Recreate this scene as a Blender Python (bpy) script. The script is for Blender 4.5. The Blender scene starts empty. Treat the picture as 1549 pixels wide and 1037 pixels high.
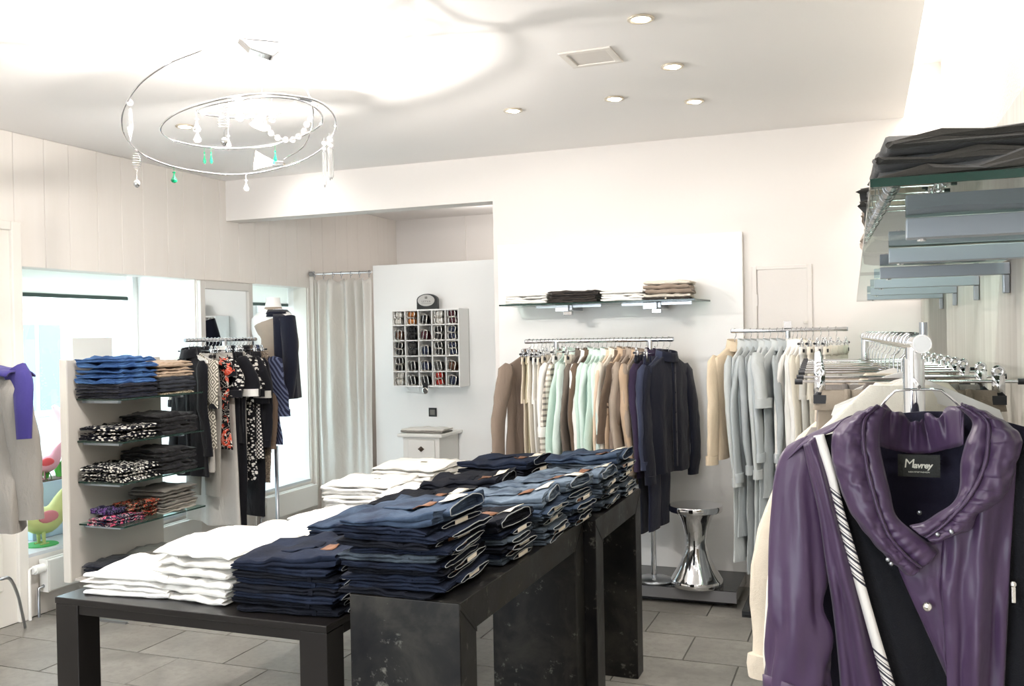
import bpy, bmesh, math, random
from math import pi, sin, cos, radians, sqrt
from mathutils import Vector, Matrix, noise
SC = bpy.context.scene
COL = SC.collection
rnd = random.Random(7)

# ------------------------------------------------------------------ camera, world, lights, exposure
EYE = Vector((0.0, 0.0, 1.55))
FPX, PCX, PCY = 1400.57, 774.5, 518.5
ROT = Matrix(((0.93429, 0.01490, 0.35621), (0.35596, 0.01400, -0.93440), (-0.01890, 0.99979, 0.00780)))
def _ortho(m):
    x = Vector(m.col[0]).normalized()
    y = Vector(m.col[1]); y = (y - x * y.dot(x)).normalized()
    z = x.cross(y)
    return Matrix((x, y, z)).transposed()
ROT = _ortho(ROT)
cam_d = bpy.data.cameras.new('camera'); cam = bpy.data.objects.new('camera', cam_d); COL.objects.link(cam)
cam_d.sensor_width = 36.0; cam_d.lens = FPX * 36.0 / 1549.0; cam_d.clip_start = 0.05
cam.matrix_world = Matrix.Translation(EYE) @ ROT.to_4x4()
SC.camera = cam

def ray(px, py):
    return ROT @ Vector(((px - PCX) / FPX, -(py - PCY) / FPX, -1.0))
def AX(px, py, x): d = ray(px, py); return EYE + d * (x / d.x)
def AY(px, py, y): d = ray(px, py); return EYE + d * (y / d.y)
def AZ(px, py, z): d = ray(px, py); return EYE + d * ((z - EYE.z) / d.z)

W = bpy.data.worlds.new('daylight'); SC.world = W; W.use_nodes = True
bg = W.node_tree.nodes['Background']; bg.inputs[0].default_value = (0.82, 0.91, 1.0, 1); bg.inputs[1].default_value = 6.5

def light(name, kind, loc, energy, color=(1, 1, 1), size=.1, size_y=None, aim=None, **kw):
    d = bpy.data.lights.new(name, kind); o = bpy.data.objects.new(name, d); COL.objects.link(o)
    o.location = loc; d.energy = energy; d.color = color
    if kind == 'AREA':
        d.size = size
        if size_y: d.shape = 'RECTANGLE'; d.size_y = size_y
    else:
        d.shadow_soft_size = size
    if aim is not None:
        o.rotation_euler = (Vector(aim) - Vector(loc)).to_track_quat('-Z', 'Y').to_euler()
    for k, v in kw.items(): setattr(d, k, v)
    return o
WARM = (1.0, 0.945, 0.90); NEUT = (1.0, 0.97, 0.95)
SPOTS = [AZ(969, 27, 2.749), AZ(1017, 99, 2.749), AZ(929, 148, 2.749), AZ(1050, 152, 2.749), AZ(776, 166, 2.749)]
SPOTS_FAR = [AZ(420, 247, 2.749), AZ(280, 190, 2.749)]
SPOTS_UNSEEN = [Vector((-3.1, 6.15, 2.749)), Vector((-1.2, 1.9, 2.749)), Vector((-2.9, 1.6, 2.749)), Vector((-1.9, 0.6, 2.749)), Vector((-0.6, 0.4, 2.749)), Vector((-3.6, 2.9, 2.749)), Vector((-0.5, 2.2, 2.749))]  # out of view, without fixtures; the first is added to brighten the partition
SPOT_W = 34.0
AIM = [(-.3, 4.6, .9), (-.4, 5.2, .9), (-1.3, 5.6, 1.0), (-.5, 5.7, 1.0), (-2.3, 5.9, 1.0), (-3.6, 6.8, 1.0), (-3.9, 4.8, .8), (-3.1, 6.85, 1.0)]
for i, s in enumerate(SPOTS + SPOTS_FAR + SPOTS_UNSEEN):
    tgt = AIM[i] if i < len(AIM) else (s.x + 0.15, s.y + 0.25, 0)
    light('spot_lamp', 'SPOT', (s.x, s.y, 2.735), SPOT_W * (.22 if i < 8 else 1.25), NEUT, .035, aim=tgt, spot_size=radians(125), spot_blend=.8)
# halogen lamps of the chandelier
CH = Vector((-2.33, 3.12, 2.42))
light('halogen_lamp', 'POINT', (CH.x + .02, CH.y - .05, 2.47), 26, WARM, .008)
light('halogen_lamp', 'POINT', (CH.x - .06, CH.y + .26, 2.27), 36, WARM, .008)
# light trough along the right wall
light('cove_lamp', 'AREA', (.335, 2.3, 2.97), 34, WARM, .10, 6.6)
# unseen lights: ambient fill added behind the camera, and one in the alcove
light('shop_front_lamp', 'AREA', (-2.2, -2.2, 2.70), 40, NEUT, 2.6, 1.6)
light('alcove_lamp', 'POINT', (-3.2, 7.6, 2.55), 7, WARM, .1)
SC.view_settings.view_transform = 'Standard'; SC.view_settings.look = 'None'
SC.view_settings.gamma = 1.0; SC.view_settings.use_curve_mapping = False
SC.view_settings.exposure = 0.69

# ------------------------------------------------------------------ materials
def lin(c):
    if isinstance(c, str): c = tuple(int(c[i:i+2], 16) for i in (0, 2, 4))
    r = []
    for v in c[:3]:
        v = v / 255.0
        r.append(v / 12.92 if v <= .04045 else ((v + .055) / 1.055) ** 2.4)
    return (r[0], r[1], r[2], 1.0)
MATS = {}
class NT:
    def __init__(s, name):
        s.m = bpy.data.materials.new(name); s.m.use_nodes = True
        s.t = s.m.node_tree; s.b = s.t.nodes['Principled BSDF']
    def n(s, kind, **kw):
        nd = s.t.nodes.new(kind)
        for k, v in kw.items():
            if isinstance(k, str) and k.startswith('i_'):
                nd.inputs[k[2:]].default_value = v
            else: setattr(nd, k, v)
        return nd
    def l(s, a, b): s.t.links.new(a, b)
    def coords(s, scale=(1, 1, 1), rot=(0, 0, 0), kind='Object'):
        tc = s.n('ShaderNodeTexCoord'); mp = s.n('ShaderNodeMapping')
        mp.inputs['Scale'].default_value = scale; mp.inputs['Rotation'].default_value = rot
        s.l(tc.outputs[kind], mp.inputs['Vector']); return mp.outputs[0]
    def noise(s, vec, scale, detail=3, rough=.5, dist=0):
        nd = s.n('ShaderNodeTexNoise'); nd.inputs['Scale'].default_value = scale
        nd.inputs['Detail'].default_value = detail; nd.inputs['Roughness'].default_value = rough
        nd.inputs['Distortion'].default_value = dist
        s.l(vec, nd.inputs['Vector']); return nd.outputs['Fac']
    def ramp(s, fac, stops, interp='LINEAR'):
        nd = s.n('ShaderNodeValToRGB'); nd.color_ramp.interpolation = interp
        el = nd.color_ramp.elements
        while len(el) > 1: el.remove(el[-1])
        el[0].position = stops[0][0]; el[0].color = stops[0][1]
        for p, c in stops[1:]:
            e = el.new(p); e.color = c
        s.l(fac, nd.inputs['Fac']); return nd.outputs['Color']
    def mix(s, fac, a, b):
        nd = s.n('ShaderNodeMix', data_type='RGBA')
        if isinstance(fac, (int, float)): nd.inputs['Factor'].default_value = fac
        else: s.l(fac, nd.inputs['Factor'])
        for v, i in ((a, 6), (b, 7)):
            if isinstance(v, tuple): nd.inputs[i].default_value = v
            else: s.l(v, nd.inputs[i])
        return nd.outputs[2]
    def math(s, op, a, b=None):
        nd = s.n('ShaderNodeMath', operation=op)
        for v, i in ((a, 0), (b, 1)):
            if v is None: continue
            if isinstance(v, (int, float)): nd.inputs[i].default_value = v
            else: s.l(v, nd.inputs[i])
        return nd.outputs[0]
    def bump(s, h, strength=.3, dist=.002):
        nd = s.n('ShaderNodeBump'); nd.inputs['Strength'].default_value = strength; nd.inputs['Distance'].default_value = dist
        s.l(h, nd.inputs['Height']); s.l(nd.outputs[0], s.b.inputs['Normal'])
    def base(s, c):
        if isinstance(c, tuple): s.b.inputs['Base Color'].default_value = c
        else: s.l(c, s.b.inputs['Base Color'])
    def set(s, **kw):
        for k, v in kw.items(): s.b.inputs[k.replace('_', ' ')].default_value = v

def mat_plain(name, c, rough=.6, metal=0.0, spec=.5, bump=0, bscale=80, vary=0.0):
    if name in MATS: return MATS[name]
    t = NT(name); t.set(Roughness=rough, Metallic=metal); t.b.inputs['Specular IOR Level'].default_value = spec
    if vary or bump:
        v = t.coords(); nz = t.noise(v, bscale, 4)
        if vary:
            a = lin(c); b = tuple(x * (1 - vary) for x in a[:3]) + (1,)
            t.base(t.mix(t.noise(v, bscale * .13, 4), a, b))
        else: t.base(lin(c))
        if bump: t.bump(nz, bump, .002)
    else: t.base(lin(c))
    MATS[name] = t.m; return t.m
def mat_cloth(name, c, rough=.9, vary=.18, weave=420, sheen=.15, wr=.35):
    if name in MATS: return MATS[name]
    t = NT(name); t.set(Roughness=rough); t.b.inputs['Specular IOR Level'].default_value = .2
    t.b.inputs['Sheen Weight'].default_value = sheen
    v = t.coords(); a = lin(c); b = tuple(x * (1 - vary) for x in a[:3]) + (1,)
    t.base(t.mix(t.noise(v, 9, 4, .6), a, b))
    vs = t.coords((1, 1, .4))
    h = t.math('ADD', t.math('MULTIPLY', t.noise(v, weave, 2), .18), t.math('MULTIPLY', t.noise(vs, 20, 4, .5, .7), 1.3))
    t.bump(h, wr * 1.5, .010)
    MATS[name] = t.m; return t.m
def mat_denim(name, dark, light, fade=.5):
    if name in MATS: return MATS[name]
    t = NT(name); t.set(Roughness=.85); t.b.inputs['Specular IOR Level'].default_value = .2
    v = t.coords(); st = t.coords((60, 400, 400))
    f = t.ramp(t.noise(v, 6, 5, .6), [(.34, (0, 0, 0, 1)), (.68, (1, 1, 1, 1))])
    f2 = t.math('MULTIPLY', f, fade)
    f3 = t.math('ADD', f2, t.math('MULTIPLY', t.math('SUBTRACT', t.noise(st, 1.0, 2), .5), .22))
    t.base(t.mix(f3, lin(dark), lin(light)))
    h = t.math('ADD', t.math('MULTIPLY', t.noise(st, 1.0, 2), .3), t.noise(v, 26, 4, .55, .8))
    t.bump(h, .5, .008)
    MATS[name] = t.m; return t.m
def mat_pattern(name, kind, a, b, c=None, scale=60):
    """printed cloth: dots, leaf, rose, diamond, stripe, check"""
    if name in MATS: return MATS[name]
    t = NT(name); t.set(Roughness=.85); t.b.inputs['Specular IOR Level'].default_value = .2
    A, B = lin(a), lin(b)
    if kind == 'dots':
        v = t.coords((scale, scale, scale), (0, radians(45), 0))
        vo = t.n('ShaderNodeTexVoronoi'); vo.inputs['Scale'].default_value = 1.0; vo.inputs['Randomness'].default_value = .0
        vs = t.n('ShaderNodeSeparateXYZ'); t.l(v, vs.inputs[0]); vc = t.n('ShaderNodeCombineXYZ')
        t.l(vs.outputs[0], vc.inputs[0]); t.l(vs.outputs[2], vc.inputs[1]); t.l(vc.outputs[0], vo.inputs['Vector'])
        t.base(t.ramp(vo.outputs['Distance'], [(.0, B), (.36, B), (.40, A)]))
    elif kind == 'leaf':
        v = t.coords((scale, scale * .9, scale * 1.6)); vo = t.n('ShaderNodeTexVoronoi', feature='SMOOTH_F1'); vo.inputs['Scale'].default_value = 1
        vo.inputs['Smoothness'].default_value = .25; t.l(v, vo.inputs['Vector'])
        t.base(t.ramp(vo.outputs['Distance'], [(.0, B), (.36, B), (.44, A)]))
    elif kind == 'rose':
        v = t.coords((scale, scale, scale)); n1 = t.noise(v, 1.0, 2, .6, 1.4)
        v2 = t.coords((scale * .8, scale * .8, scale * .8), (.5, .4, .2)); n2 = t.noise(v2, 1.0, 2, .5, 2.0)
        c1 = t.ramp(n1, [(.0, A), (.53, A), (.56, B)], 'CONSTANT')
        m = t.ramp(n2, [(0, (0, 0, 0, 1)), (.485, (1, 1, 1, 1)), (.515, (0, 0, 0, 1))], 'CONSTANT')
        t.base(t.mix(m, c1, lin(c)))
    elif kind == 'diamond':
        v = t.coords((scale, scale, scale)); s = t.n('ShaderNodeSeparateXYZ'); t.l(v, s.inputs[0])
        fx = t.math('ABSOLUTE', t.math('SUBTRACT', t.math('FRACT', s.outputs[0]), .5))
        fz = t.math('ABSOLUTE', t.math('SUBTRACT', t.math('FRACT', t.math('MULTIPLY', s.outputs[2], .8)), .5))
        d = t.math('ADD', fx, fz); w = t.math('FRACT', t.math('MULTIPLY', d, 4.0))
        t.base(t.ramp(w, [(.0, A), (.35, A), (.5, B)], 'CONSTANT'))
    elif kind == 'chevron':
        v = t.coords((scale, scale, scale)); s = t.n('ShaderNodeSeparateXYZ'); t.l(v, s.inputs[0])
        z = t.math('ADD', t.math('MULTIPLY', s.outputs[2], 1.0), t.math('MULTIPLY', t.math('ABSOLUTE', s.outputs[0]), 1.5))
        t.base(t.ramp(t.math('FRACT', z), [(.0, A), (.55, B)], 'CONSTANT'))
    elif kind == 'check':
        v = t.coords((scale, scale, scale)); s = t.n('ShaderNodeSeparateXYZ'); t.l(v, s.inputs[0])
        m1 = t.math('GREATER_THAN', t.math('FRACT', s.outputs[2]), .6); m2 = t.math('GREATER_THAN', t.math('FRACT', s.outputs[1]), .6)
        t.base(t.ramp(t.math('MULTIPLY', t.math('ADD', m1, m2), .5), [(0, A), (.4, lin(c)), (.8, B)], 'CONSTANT'))
    v = t.coords(); t.bump(t.noise(v, 24, 4, .55, .6), .35, .008)
    MATS[name] = t.m; return t.m

# walls and floor
def m_plaster(name, c, bscale, bstr):
    t = NT(name); t.set(Roughness=.8); t.b.inputs['Specular IOR Level'].default_value = .25
    v = t.coords(); a = lin(c); b = tuple(x * .965 for x in a[:3]) + (1,)
    t.base(t.mix(t.noise(v, 1.4, 5), a, b)); t.bump(t.noise(v, bscale, 5, .6), bstr, .004); return t.m
M_WALL = m_plaster('white_plaster', 'e9e4df', 30, .18)
M_ROUGH = m_plaster('rough_white_plaster', 'eeeae2', 95, .6)
M_CEIL = m_plaster('ceiling_paint', 'f5f2ef', 12, .05)
def m_boards():
    t = NT('painted_boards'); t.set(Roughness=.5)
    v = t.coords((30, 12, .9)); n1 = t.noise(v, 1.2, 5, .6)
    t.base(t.mix(n1, lin('e9e4de'), lin('e2dcd4'))); t.bump(n1, .15, .003); return t.m
M_BOARD = m_boards()
def m_panelling():
    t = NT('washed_oak_panel'); t.set(Roughness=.45)
    v = t.coords((14, 14, .6)); n1 = t.noise(v, 1.6, 6, .62, .4)
    t.base(t.ramp(n1, [(.3, lin('cfc9bf')), (.62, lin('e2ddd5'))])); return t.m
M_OAK = m_panelling()
def m_tile():
    t = NT('slate_tile'); v = t.coords(kind='Object')
    oi = t.n('ShaderNodeObjectInfo'); va = t.n('ShaderNodeVectorMath', operation='ADD'); t.l(v, va.inputs[0])
    sc = t.n('ShaderNodeVectorMath', operation='SCALE'); t.l(oi.outputs['Location'], sc.inputs[0]); sc.inputs['Scale'].default_value = 3.7
    t.l(sc.outputs[0], va.inputs[1]); v = va.outputs[0]
    n1 = t.noise(v, 3.2, 7, .62, .5); n2 = t.noise(v, 26, 5, .7)
    c = t.ramp(n1, [(.28, lin('77746e')), (.5, lin('8f8c85')), (.72, lin('a5a29a'))])
    c2 = t.mix(t.math('MULTIPLY', oi.outputs['Random'], .35), c, lin('7c7973'))
    t.base(t.mix(t.ramp(n2, [(.45, (0, 0, 0, 1)), (.75, (.5, .5, .5, 1))]), c2, lin('6b6862')))
    t.b.inputs['Roughness'].default_value = .42
    t.l(t.ramp(n1, [(.3, (.34, .34, .34, 1)), (.7, (.52, .52, .52, 1))]), t.b.inputs['Roughness'])
    t.bump(t.math('ADD', n1, t.math('MULTIPLY', n2, .3)), .2, .004); return t.m
M_TILE = m_tile(); M_GROUT = mat_plain('grout', '5f5d58', .9)
M_WHITE = mat_plain('white_lacquer', 'efeeeb', .4)
M_TRIM = mat_plain('white_trim', 'e4e0d8', .5)
M_CHROME = mat_plain('chrome', 'e4e5e8', .07, 1.0)
M_STEEL = mat_plain('brushed_steel', 'a9adb2', .3, 1.0)
M_WIRE = mat_plain('hanger_wire', 'c6c7c8', .16, 1.0)
M_BLACKP = mat_plain('black_rubber', '15161b', .45)
M_BLKGLOSS = mat_plain('black_lacquer', '1d1e20', .12)
M_PLAST = mat_plain('clear_hanger', 'e2dfda', .25)
M_GREYPANEL = mat_plain('grey_laminate', 'c9c4bc', .5)
def m_darksteel():
    t = NT('raw_steel_sheet'); t.set(Metallic=.55, Roughness=.42)
    v = t.coords(); n1 = t.noise(v, 4.5, 6, .65, .4); n2 = t.noise(v, 38, 4, .7); n3 = t.noise(v, 11, 3, .6)
    c = t.ramp(n1, [(.3, lin('101016')), (.5, lin('201f1e')), (.7, lin('393732'))])
    spots = t.ramp(t.math('MULTIPLY', n2, n3), [(.34, (0, 0, 0, 1)), (.42, (1, 1, 1, 1))])
    t.base(t.mix(t.math('MULTIPLY', spots, .6), c, lin('7a7972')))
    t.l(t.ramp(n1, [(.3, (.30, .30, .30, 1)), (.7, (.55, .55, .55, 1))]), t.b.inputs['Roughness'])
    t.bump(n2, .15, .002); return t.m
M_RAW = m_darksteel()
M_LOWT = mat_plain('bronzed_table_lacquer', '211e1d', .28, .3, bump=.06, bscale=200)
def m_glass(name, tint, edge=.0):
    t = NT(name); nt = t.t; nt.nodes.remove(t.b); out = [n for n in nt.nodes if n.type == 'OUTPUT_MATERIAL'][0]
    tr = nt.nodes.new('ShaderNodeBsdfTransparent'); tr.inputs[0].default_value = lin(tint)
    gl = nt.nodes.new('ShaderNodeBsdfGlossy'); gl.inputs['Roughness'].default_value = .01
    fr = nt.nodes.new('ShaderNodeFresnel'); fr.inputs[0].default_value = 1.5
    mx = nt.nodes.new('ShaderNodeMixShader'); ge = nt.nodes.new('ShaderNodeNewGeometry'); ml = nt.nodes.new('ShaderNodeMath'); ml.operation = 'SUBTRACT'; ml.inputs[0].default_value = 1.0
    mu = nt.nodes.new('ShaderNodeMath'); mu.operation = 'MULTIPLY'; nt.links.new(ge.outputs['Backfacing'], ml.inputs[1])
    nt.links.new(fr.outputs[0], mu.inputs[0]); nt.links.new(ml.outputs[0], mu.inputs[1]); nt.links.new(mu.outputs[0], mx.inputs[0])
    nt.links.new(tr.outputs[0], mx.inputs[1]); nt.links.new(gl.outputs[0], mx.inputs[2]); nt.links.new(mx.outputs[0], out.inputs[0]); return t.m
M_PANE = m_glass('window_glass', 'f4fafa'); M_SHELFGLASS = m_glass('shelf_glass', 'dfeeea')
M_GLEDGE = mat_plain('glass_edge', '123029', .1)
def m_crystal(name, c):
    t = NT(name); t.set(Roughness=.02); t.base(lin(c)); t.b.inputs['Transmission Weight'].default_value = .75; t.b.inputs['IOR'].default_value = 1.5; return t.m
M_CRYST = m_crystal('clear_crystal', 'ffffff'); M_EMER = m_crystal('green_crystal', '1fae78')
def m_emit(name, c, s):
    t = NT(name); t.base(lin(c)); t.b.inputs['Emission Color'].default_value = lin(c); t.b.inputs['Emission Strength'].default_value = s; return t.m
M_LAMP = m_emit('lit_lamp', 'fff4e0', 14); M_FROST = m_emit('lit_frosted_shade', 'fff2de', 2.5)
M_MIRROR = mat_plain('mirror_silver', 'eef0f0', .02, 1.0)
M_LEATHER = mat_plain('tan_leather', '7a5238', .6); M_TAG = mat_plain('cream_tag', 'e9e0cf', .8)
M_SEAM = mat_plain('seam_thread', '9fa3a4', .9)
# ------------------------------------------------------------------ mesh builder
class MB:
    def __init__(s): s.v = []; s.f = []; s.m = []
    def quadgrid(s, rows, closed_u=False, closed_v=False, mi=0, flip=False):
        b = len(s.v); n = len(rows); k = len(rows[0])
        for r in rows: s.v.extend([tuple(p) for p in r])
        for i in range(n if closed_v else n - 1):
            for j in range(k if closed_u else k - 1):
                a = b + i * k + j; c = b + i * k + (j + 1) % k
                d = b + ((i + 1) % n) * k + (j + 1) % k; e = b + ((i + 1) % n) * k + j
                s.f.append((a, e, d, c) if flip else (a, c, d, e)); s.m.append(mi)
        return b
    def ngon(s, pts, mi=0, flip=False):
        b = len(s.v); s.v.extend([tuple(p) for p in pts]); idx = list(range(b, b + len(pts)))
        s.f.append(tuple(reversed(idx)) if flip else tuple(idx)); s.m.append(mi)
    def box(s, x0, x1, y0, y1, z0, z1, mi=0, b=0.0):
        if x0 > x1: x0, x1 = x1, x0
        if y0 > y1: y0, y1 = y1, y0
        if z0 > z1: z0, z1 = z1, z0
        n = len(s.v)
        s.v += [(x0, y0, z0), (x1, y0, z0), (x1, y1, z0), (x0, y1, z0), (x0, y0, z1), (x1, y0, z1), (x1, y1, z1), (x0, y1, z1)]
        for q in ((3, 2, 1, 0), (4, 5, 6, 7), (0, 1, 5, 4), (1, 2, 6, 5), (2, 3, 7, 6), (3, 0, 4, 7)):
            s.f.append(tuple(n + i for i in q)); s.m.append(mi)
        return s
    def prism(s, poly, a, b, axis='z', mi=0):
        """poly: 2-D outline, extruded between a and b along axis"""
        def P(p, h):
            return {'z': (p[0], p[1], h), 'y': (p[0], h, p[1]), 'x': (h, p[0], p[1])}[axis]
        n = len(poly); k = len(s.v)
        s.v += [P(p, a) for p in poly] + [P(p, b) for p in poly]
        s.f.append(tuple(k + i for i in reversed(range(n)))); s.f.append(tuple(k + n + i for i in range(n))); s.m += [mi, mi]
        for i in range(n):
            j = (i + 1) % n; s.f.append((k + i, k + j, k + n + j, k + n + i)); s.m.append(mi)
        return s
    def tube(s, pts, r, n=8, closed=False, mi=0, flat=1.0, up=None, caps=True):
        pts = [Vector(p) for p in pts]; N = len(pts)
        rr = r if isinstance(r, (list, tuple)) else [r] * N
        rows = []; ref = Vector(up) if up else Vector((0, 0, 1)); prev = None
        for i, p in enumerate(pts):
            if closed: t = pts[(i + 1) % N] - pts[i - 1]
            else: t = pts[min(i + 1, N - 1)] - pts[max(i - 1, 0)]
            if t.length < 1e-9: t = Vector((0, 0, 1))
            t.normalize()
            if prev is None:
                a = ref if abs(ref.dot(t)) < .95 else Vector((1, 0, 0))
                x = (a - t * a.dot(t)).normalized()
            else:
                x = prev - t * prev.dot(t); x = x.normalized() if x.length > 1e-6 else prev
            prev = x; y = t.cross(x)
            rows.append([p + (x * cos(2 * pi * k / n) + y * sin(2 * pi * k / n) * flat) * rr[i] for k in range(n)])
        s.quadgrid(rows, closed_u=True, closed_v=closed, mi=mi)
        if not closed and caps:
            s.ngon(rows[0], mi, flip=True); s.ngon(rows[-1], mi)
        return s
    def lathe(s, prof, n=24, cx=0, cy=0, mi=0):
        rows = [[(cx + r * cos(2 * pi * k / n), cy + r * sin(2 * pi * k / n), z) for k in range(n)] for r, z in prof]
        s.quadgrid(rows, closed_u=True, mi=mi)
        if prof[0][0] > 1e-6: s.ngon(rows[0], mi, flip=True)
        if prof[-1][0] > 1e-6: s.ngon(rows[-1], mi)
        return s
    def ball(s, c, rx, ry=None, rz=None, n=10, m=7, mi=0):
        ry = ry or rx; rz = rz or rx
        rows = []
        for i in range(m + 1):
            a = -pi / 2 + pi * i / m; q = max(cos(a), 1e-4)
            rows.append([(c[0] + rx * q * cos(2 * pi * k / n), c[1] + ry * q * sin(2 * pi * k / n), c[2] + rz * sin(a)) for k in range(n)])
        s.quadgrid(rows, closed_u=True, mi=mi); return s
    def mesh(s, name, mats, smooth=False):
        me = bpy.data.meshes.new(name); me.from_pydata(s.v, [], s.f)
        for m in (mats if isinstance(mats, (list, tuple)) else [mats]): me.materials.append(m)
        for p, mi in zip(me.polygons, s.m):
            p.material_index = mi; p.use_smooth = smooth
        me.update()
        bm = bmesh.new(); bm.from_mesh(me); bmesh.ops.recalc_face_normals(bm, faces=bm.faces); bm.to_mesh(me); bm.free()
        return me
    def build(s, name, mats, parent=None, smooth=False, bevel=0, seg=2, loc=None, solid=0):
        me = s.mesh(name, mats, smooth); o = bpy.data.objects.new(name, me); COL.objects.link(o)
        if parent: o.parent = parent
        if loc is not None: o.location = loc
        if solid:
            md = o.modifiers.new('thickness', 'SOLIDIFY'); md.thickness = solid; md.offset = 0
        if bevel:
            md = o.modifiers.new('bevel', 'BEVEL'); md.width = bevel; md.segments = seg; md.limit_method = 'ANGLE'; md.angle_limit = radians(40)
        return o
def tag(o, label, cat, group=None):
    o['label'] = label; o['category'] = cat
    if group: o['group'] = group
    return o
def thing(name, label, cat, loc=(0, 0, 0), rz=0, group=None):
    o = bpy.data.objects.new(name, None); o.empty_display_size = .05; COL.objects.link(o)
    o.location = loc; o.rotation_euler = (0, 0, rz); return tag(o, label, cat, group)
def struct(o): o['kind'] = 'structure'; return o
def use(mesh, name, parent=None, loc=None, rot=None):
    o = bpy.data.objects.new(name, mesh); COL.objects.link(o)
    if parent: o.parent = parent
    if loc is not None: o.location = loc
    if rot is not None: o.rotation_euler = rot
    return o
def nz(x, y=0, z=0): return noise.noise(Vector((x, y, z)))
def lerp(a, b, t): return a + (b - a) * t
def spline(pts, n):
    """Catmull-Rom resample of points (any tuple length) to n points"""
    P = [Vector(p) for p in pts]
    if len(P) == 2: return [P[0].lerp(P[1], i / (n - 1)) for i in range(n)]
    Q = [P[0] * 2 - P[1]] + P + [P[-1] * 2 - P[-2]]; out = []
    for i in range(n):
        u = i / (n - 1) * (len(P) - 1); k = min(int(u), len(P) - 2); t = u - k
        a, b, c, d = Q[k], Q[k + 1], Q[k + 2], Q[k + 3]
        out.append(.5 * ((2 * b) + (c - a) * t + (2 * a - 5 * b + 4 * c - d) * t * t + (3 * b - a - 3 * c + d) * t ** 3))
    return out
ORD = ['topmost', 'second', 'third', 'fourth', 'fifth', 'sixth', 'seventh', 'eighth', 'ninth', 'tenth', 'eleventh', 'twelfth', 'thirteenth', 'fourteenth',
       'fifteenth', 'sixteenth', 'seventeenth', 'eighteenth', 'nineteenth', 'twentieth']
NTH = ['first'] + ORD[1:] + ['twenty-first', 'twenty-second', 'twenty-third', 'twenty-fourth', 'twenty-fifth', 'twenty-sixth', 'twenty-seventh', 'twenty-eighth', 'twenty-ninth', 'thirtieth']

# ------------------------------------------------------------------ the room
XL, YB, ZC, YA = -4.46, 5.735, 2.749, 8.44
YF = -2.8
def RX(x, y): return x + .0085 * (YB - y)
fl = struct(MB().box(-5.3, 0.6, YF - .1, YA + .1, -.12, -.006).build('floor', M_GROUT))
tile_me = {}
def tile_mesh(w, d):
    k = (round(w, 3), round(d, 3))
    if k not in tile_me:
        tile_me[k] = MB().box(-w / 2, w / 2, -d / 2, d / 2, -.008, 0).mesh('tile', M_TILE)
    return tile_me[k]
TW, TD = .52, .36
row = 0
y = 4.726 - 11 * TD
while y < 6.9:
    x0 = (-1.87 if row % 2 == 0 else -1.61) - 6 * TW
    x = x0
    while x < .42:
        a, b = max(x, XL + .01), min(x + TW, .42)
        if b - a > .06:
            o = use(tile_mesh(b - a - .007, TD - .007), 'tile', fl, ((a + b) / 2, y + TD / 2, rnd.uniform(-.0012, .0006)))
            o.rotation_euler = (rnd.uniform(-.002, .002), rnd.uniform(-.002, .002), 0)
        x += TW
    y += TD; row += 1
# ceiling with the light trough at its right edge
struct(MB().box(-5.3, .225, YF - .1, YA + .1, ZC, ZC + .06).build('ceiling', M_CEIL))
struct(MB().box(.18, .62, YF - .1, YB + .2, 3.04, 3.10).box(.19, .225, YF - .1, YB + .2, ZC + .06, 3.04).build('ceiling_trough', M_CEIL))
# back wall with the lintel over the alcove
bw = MB().box(-2.305, .62, YB, YB + .16, 0, 3.05).box(-5.0, -2.305, YB, YB + .16, 2.45, ZC)
struct(bw.build('wall_back', M_WALL))
struct(MB().box(-5.3, -2.0, YA, YA + .12, 0, ZC).box(-3.70, -3.685, YA - .012, YA, 2.0, ZC).build('wall_alcove', M_WALL))
struct(MB().box(-2.22, -2.10, YB + .16, YA, 0, ZC).build('wall_alcove_right', M_WALL))
struct(MB().box(-3.848, -2.22, 6.85, 6.89, 0, 2.16).build('wall_partition', M_WHITE, bevel=.003))
struct(MB().box(XL + .0, -4.425, 6.835, 6.875, 0, 2.15).build('trim_curtain_post', M_TRIM, bevel=.003))
# front wall behind the camera, with a shop door opening
struct(MB().box(-5.3, -3.3, YF - .16, YF, 0, ZC).box(-1.3, .9, YF - .16, YF, 0, ZC).box(-3.3, -1.3, YF - .16, YF, 2.3, ZC).build('wall_front', M_WALL))
# right wall: plaster above, panels below
def rbox(mb, x0, x1, y0, y1, z0, z1):
    n = len(mb.v); mb.box(x0, x1, y0, y1, z0, z1)
    for i in range(n, len(mb.v)):
        v = mb.v[i]; mb.v[i] = (RX(v[0], v[1]), v[1], v[2])
    return mb
wr = struct(rbox(MB(), .42, .56, YF, YB, 0, 3.06).build('wall_right', M_ROUGH))
ys = AX(1478, 520, .32).y
for k in range(-1, 7):
    y1 = ys + 1.02 - k * 1.02 + .0; y0 = y1 - 1.02
    y1 = min(y1, YB - .002)
    if y1 - y0 > .05: rbox(MB(), .30, .418, y0 + .0025, y1, .0, 2.07).build('panel', M_OAK, wr, bevel=.002)
y0 = ys + 1.02
if y0 < YB - .05: rbox(MB(), .30, .418, y0 + .0025, YB - .002, 0, 2.07).build('panel', M_OAK, wr, bevel=.002)
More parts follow.
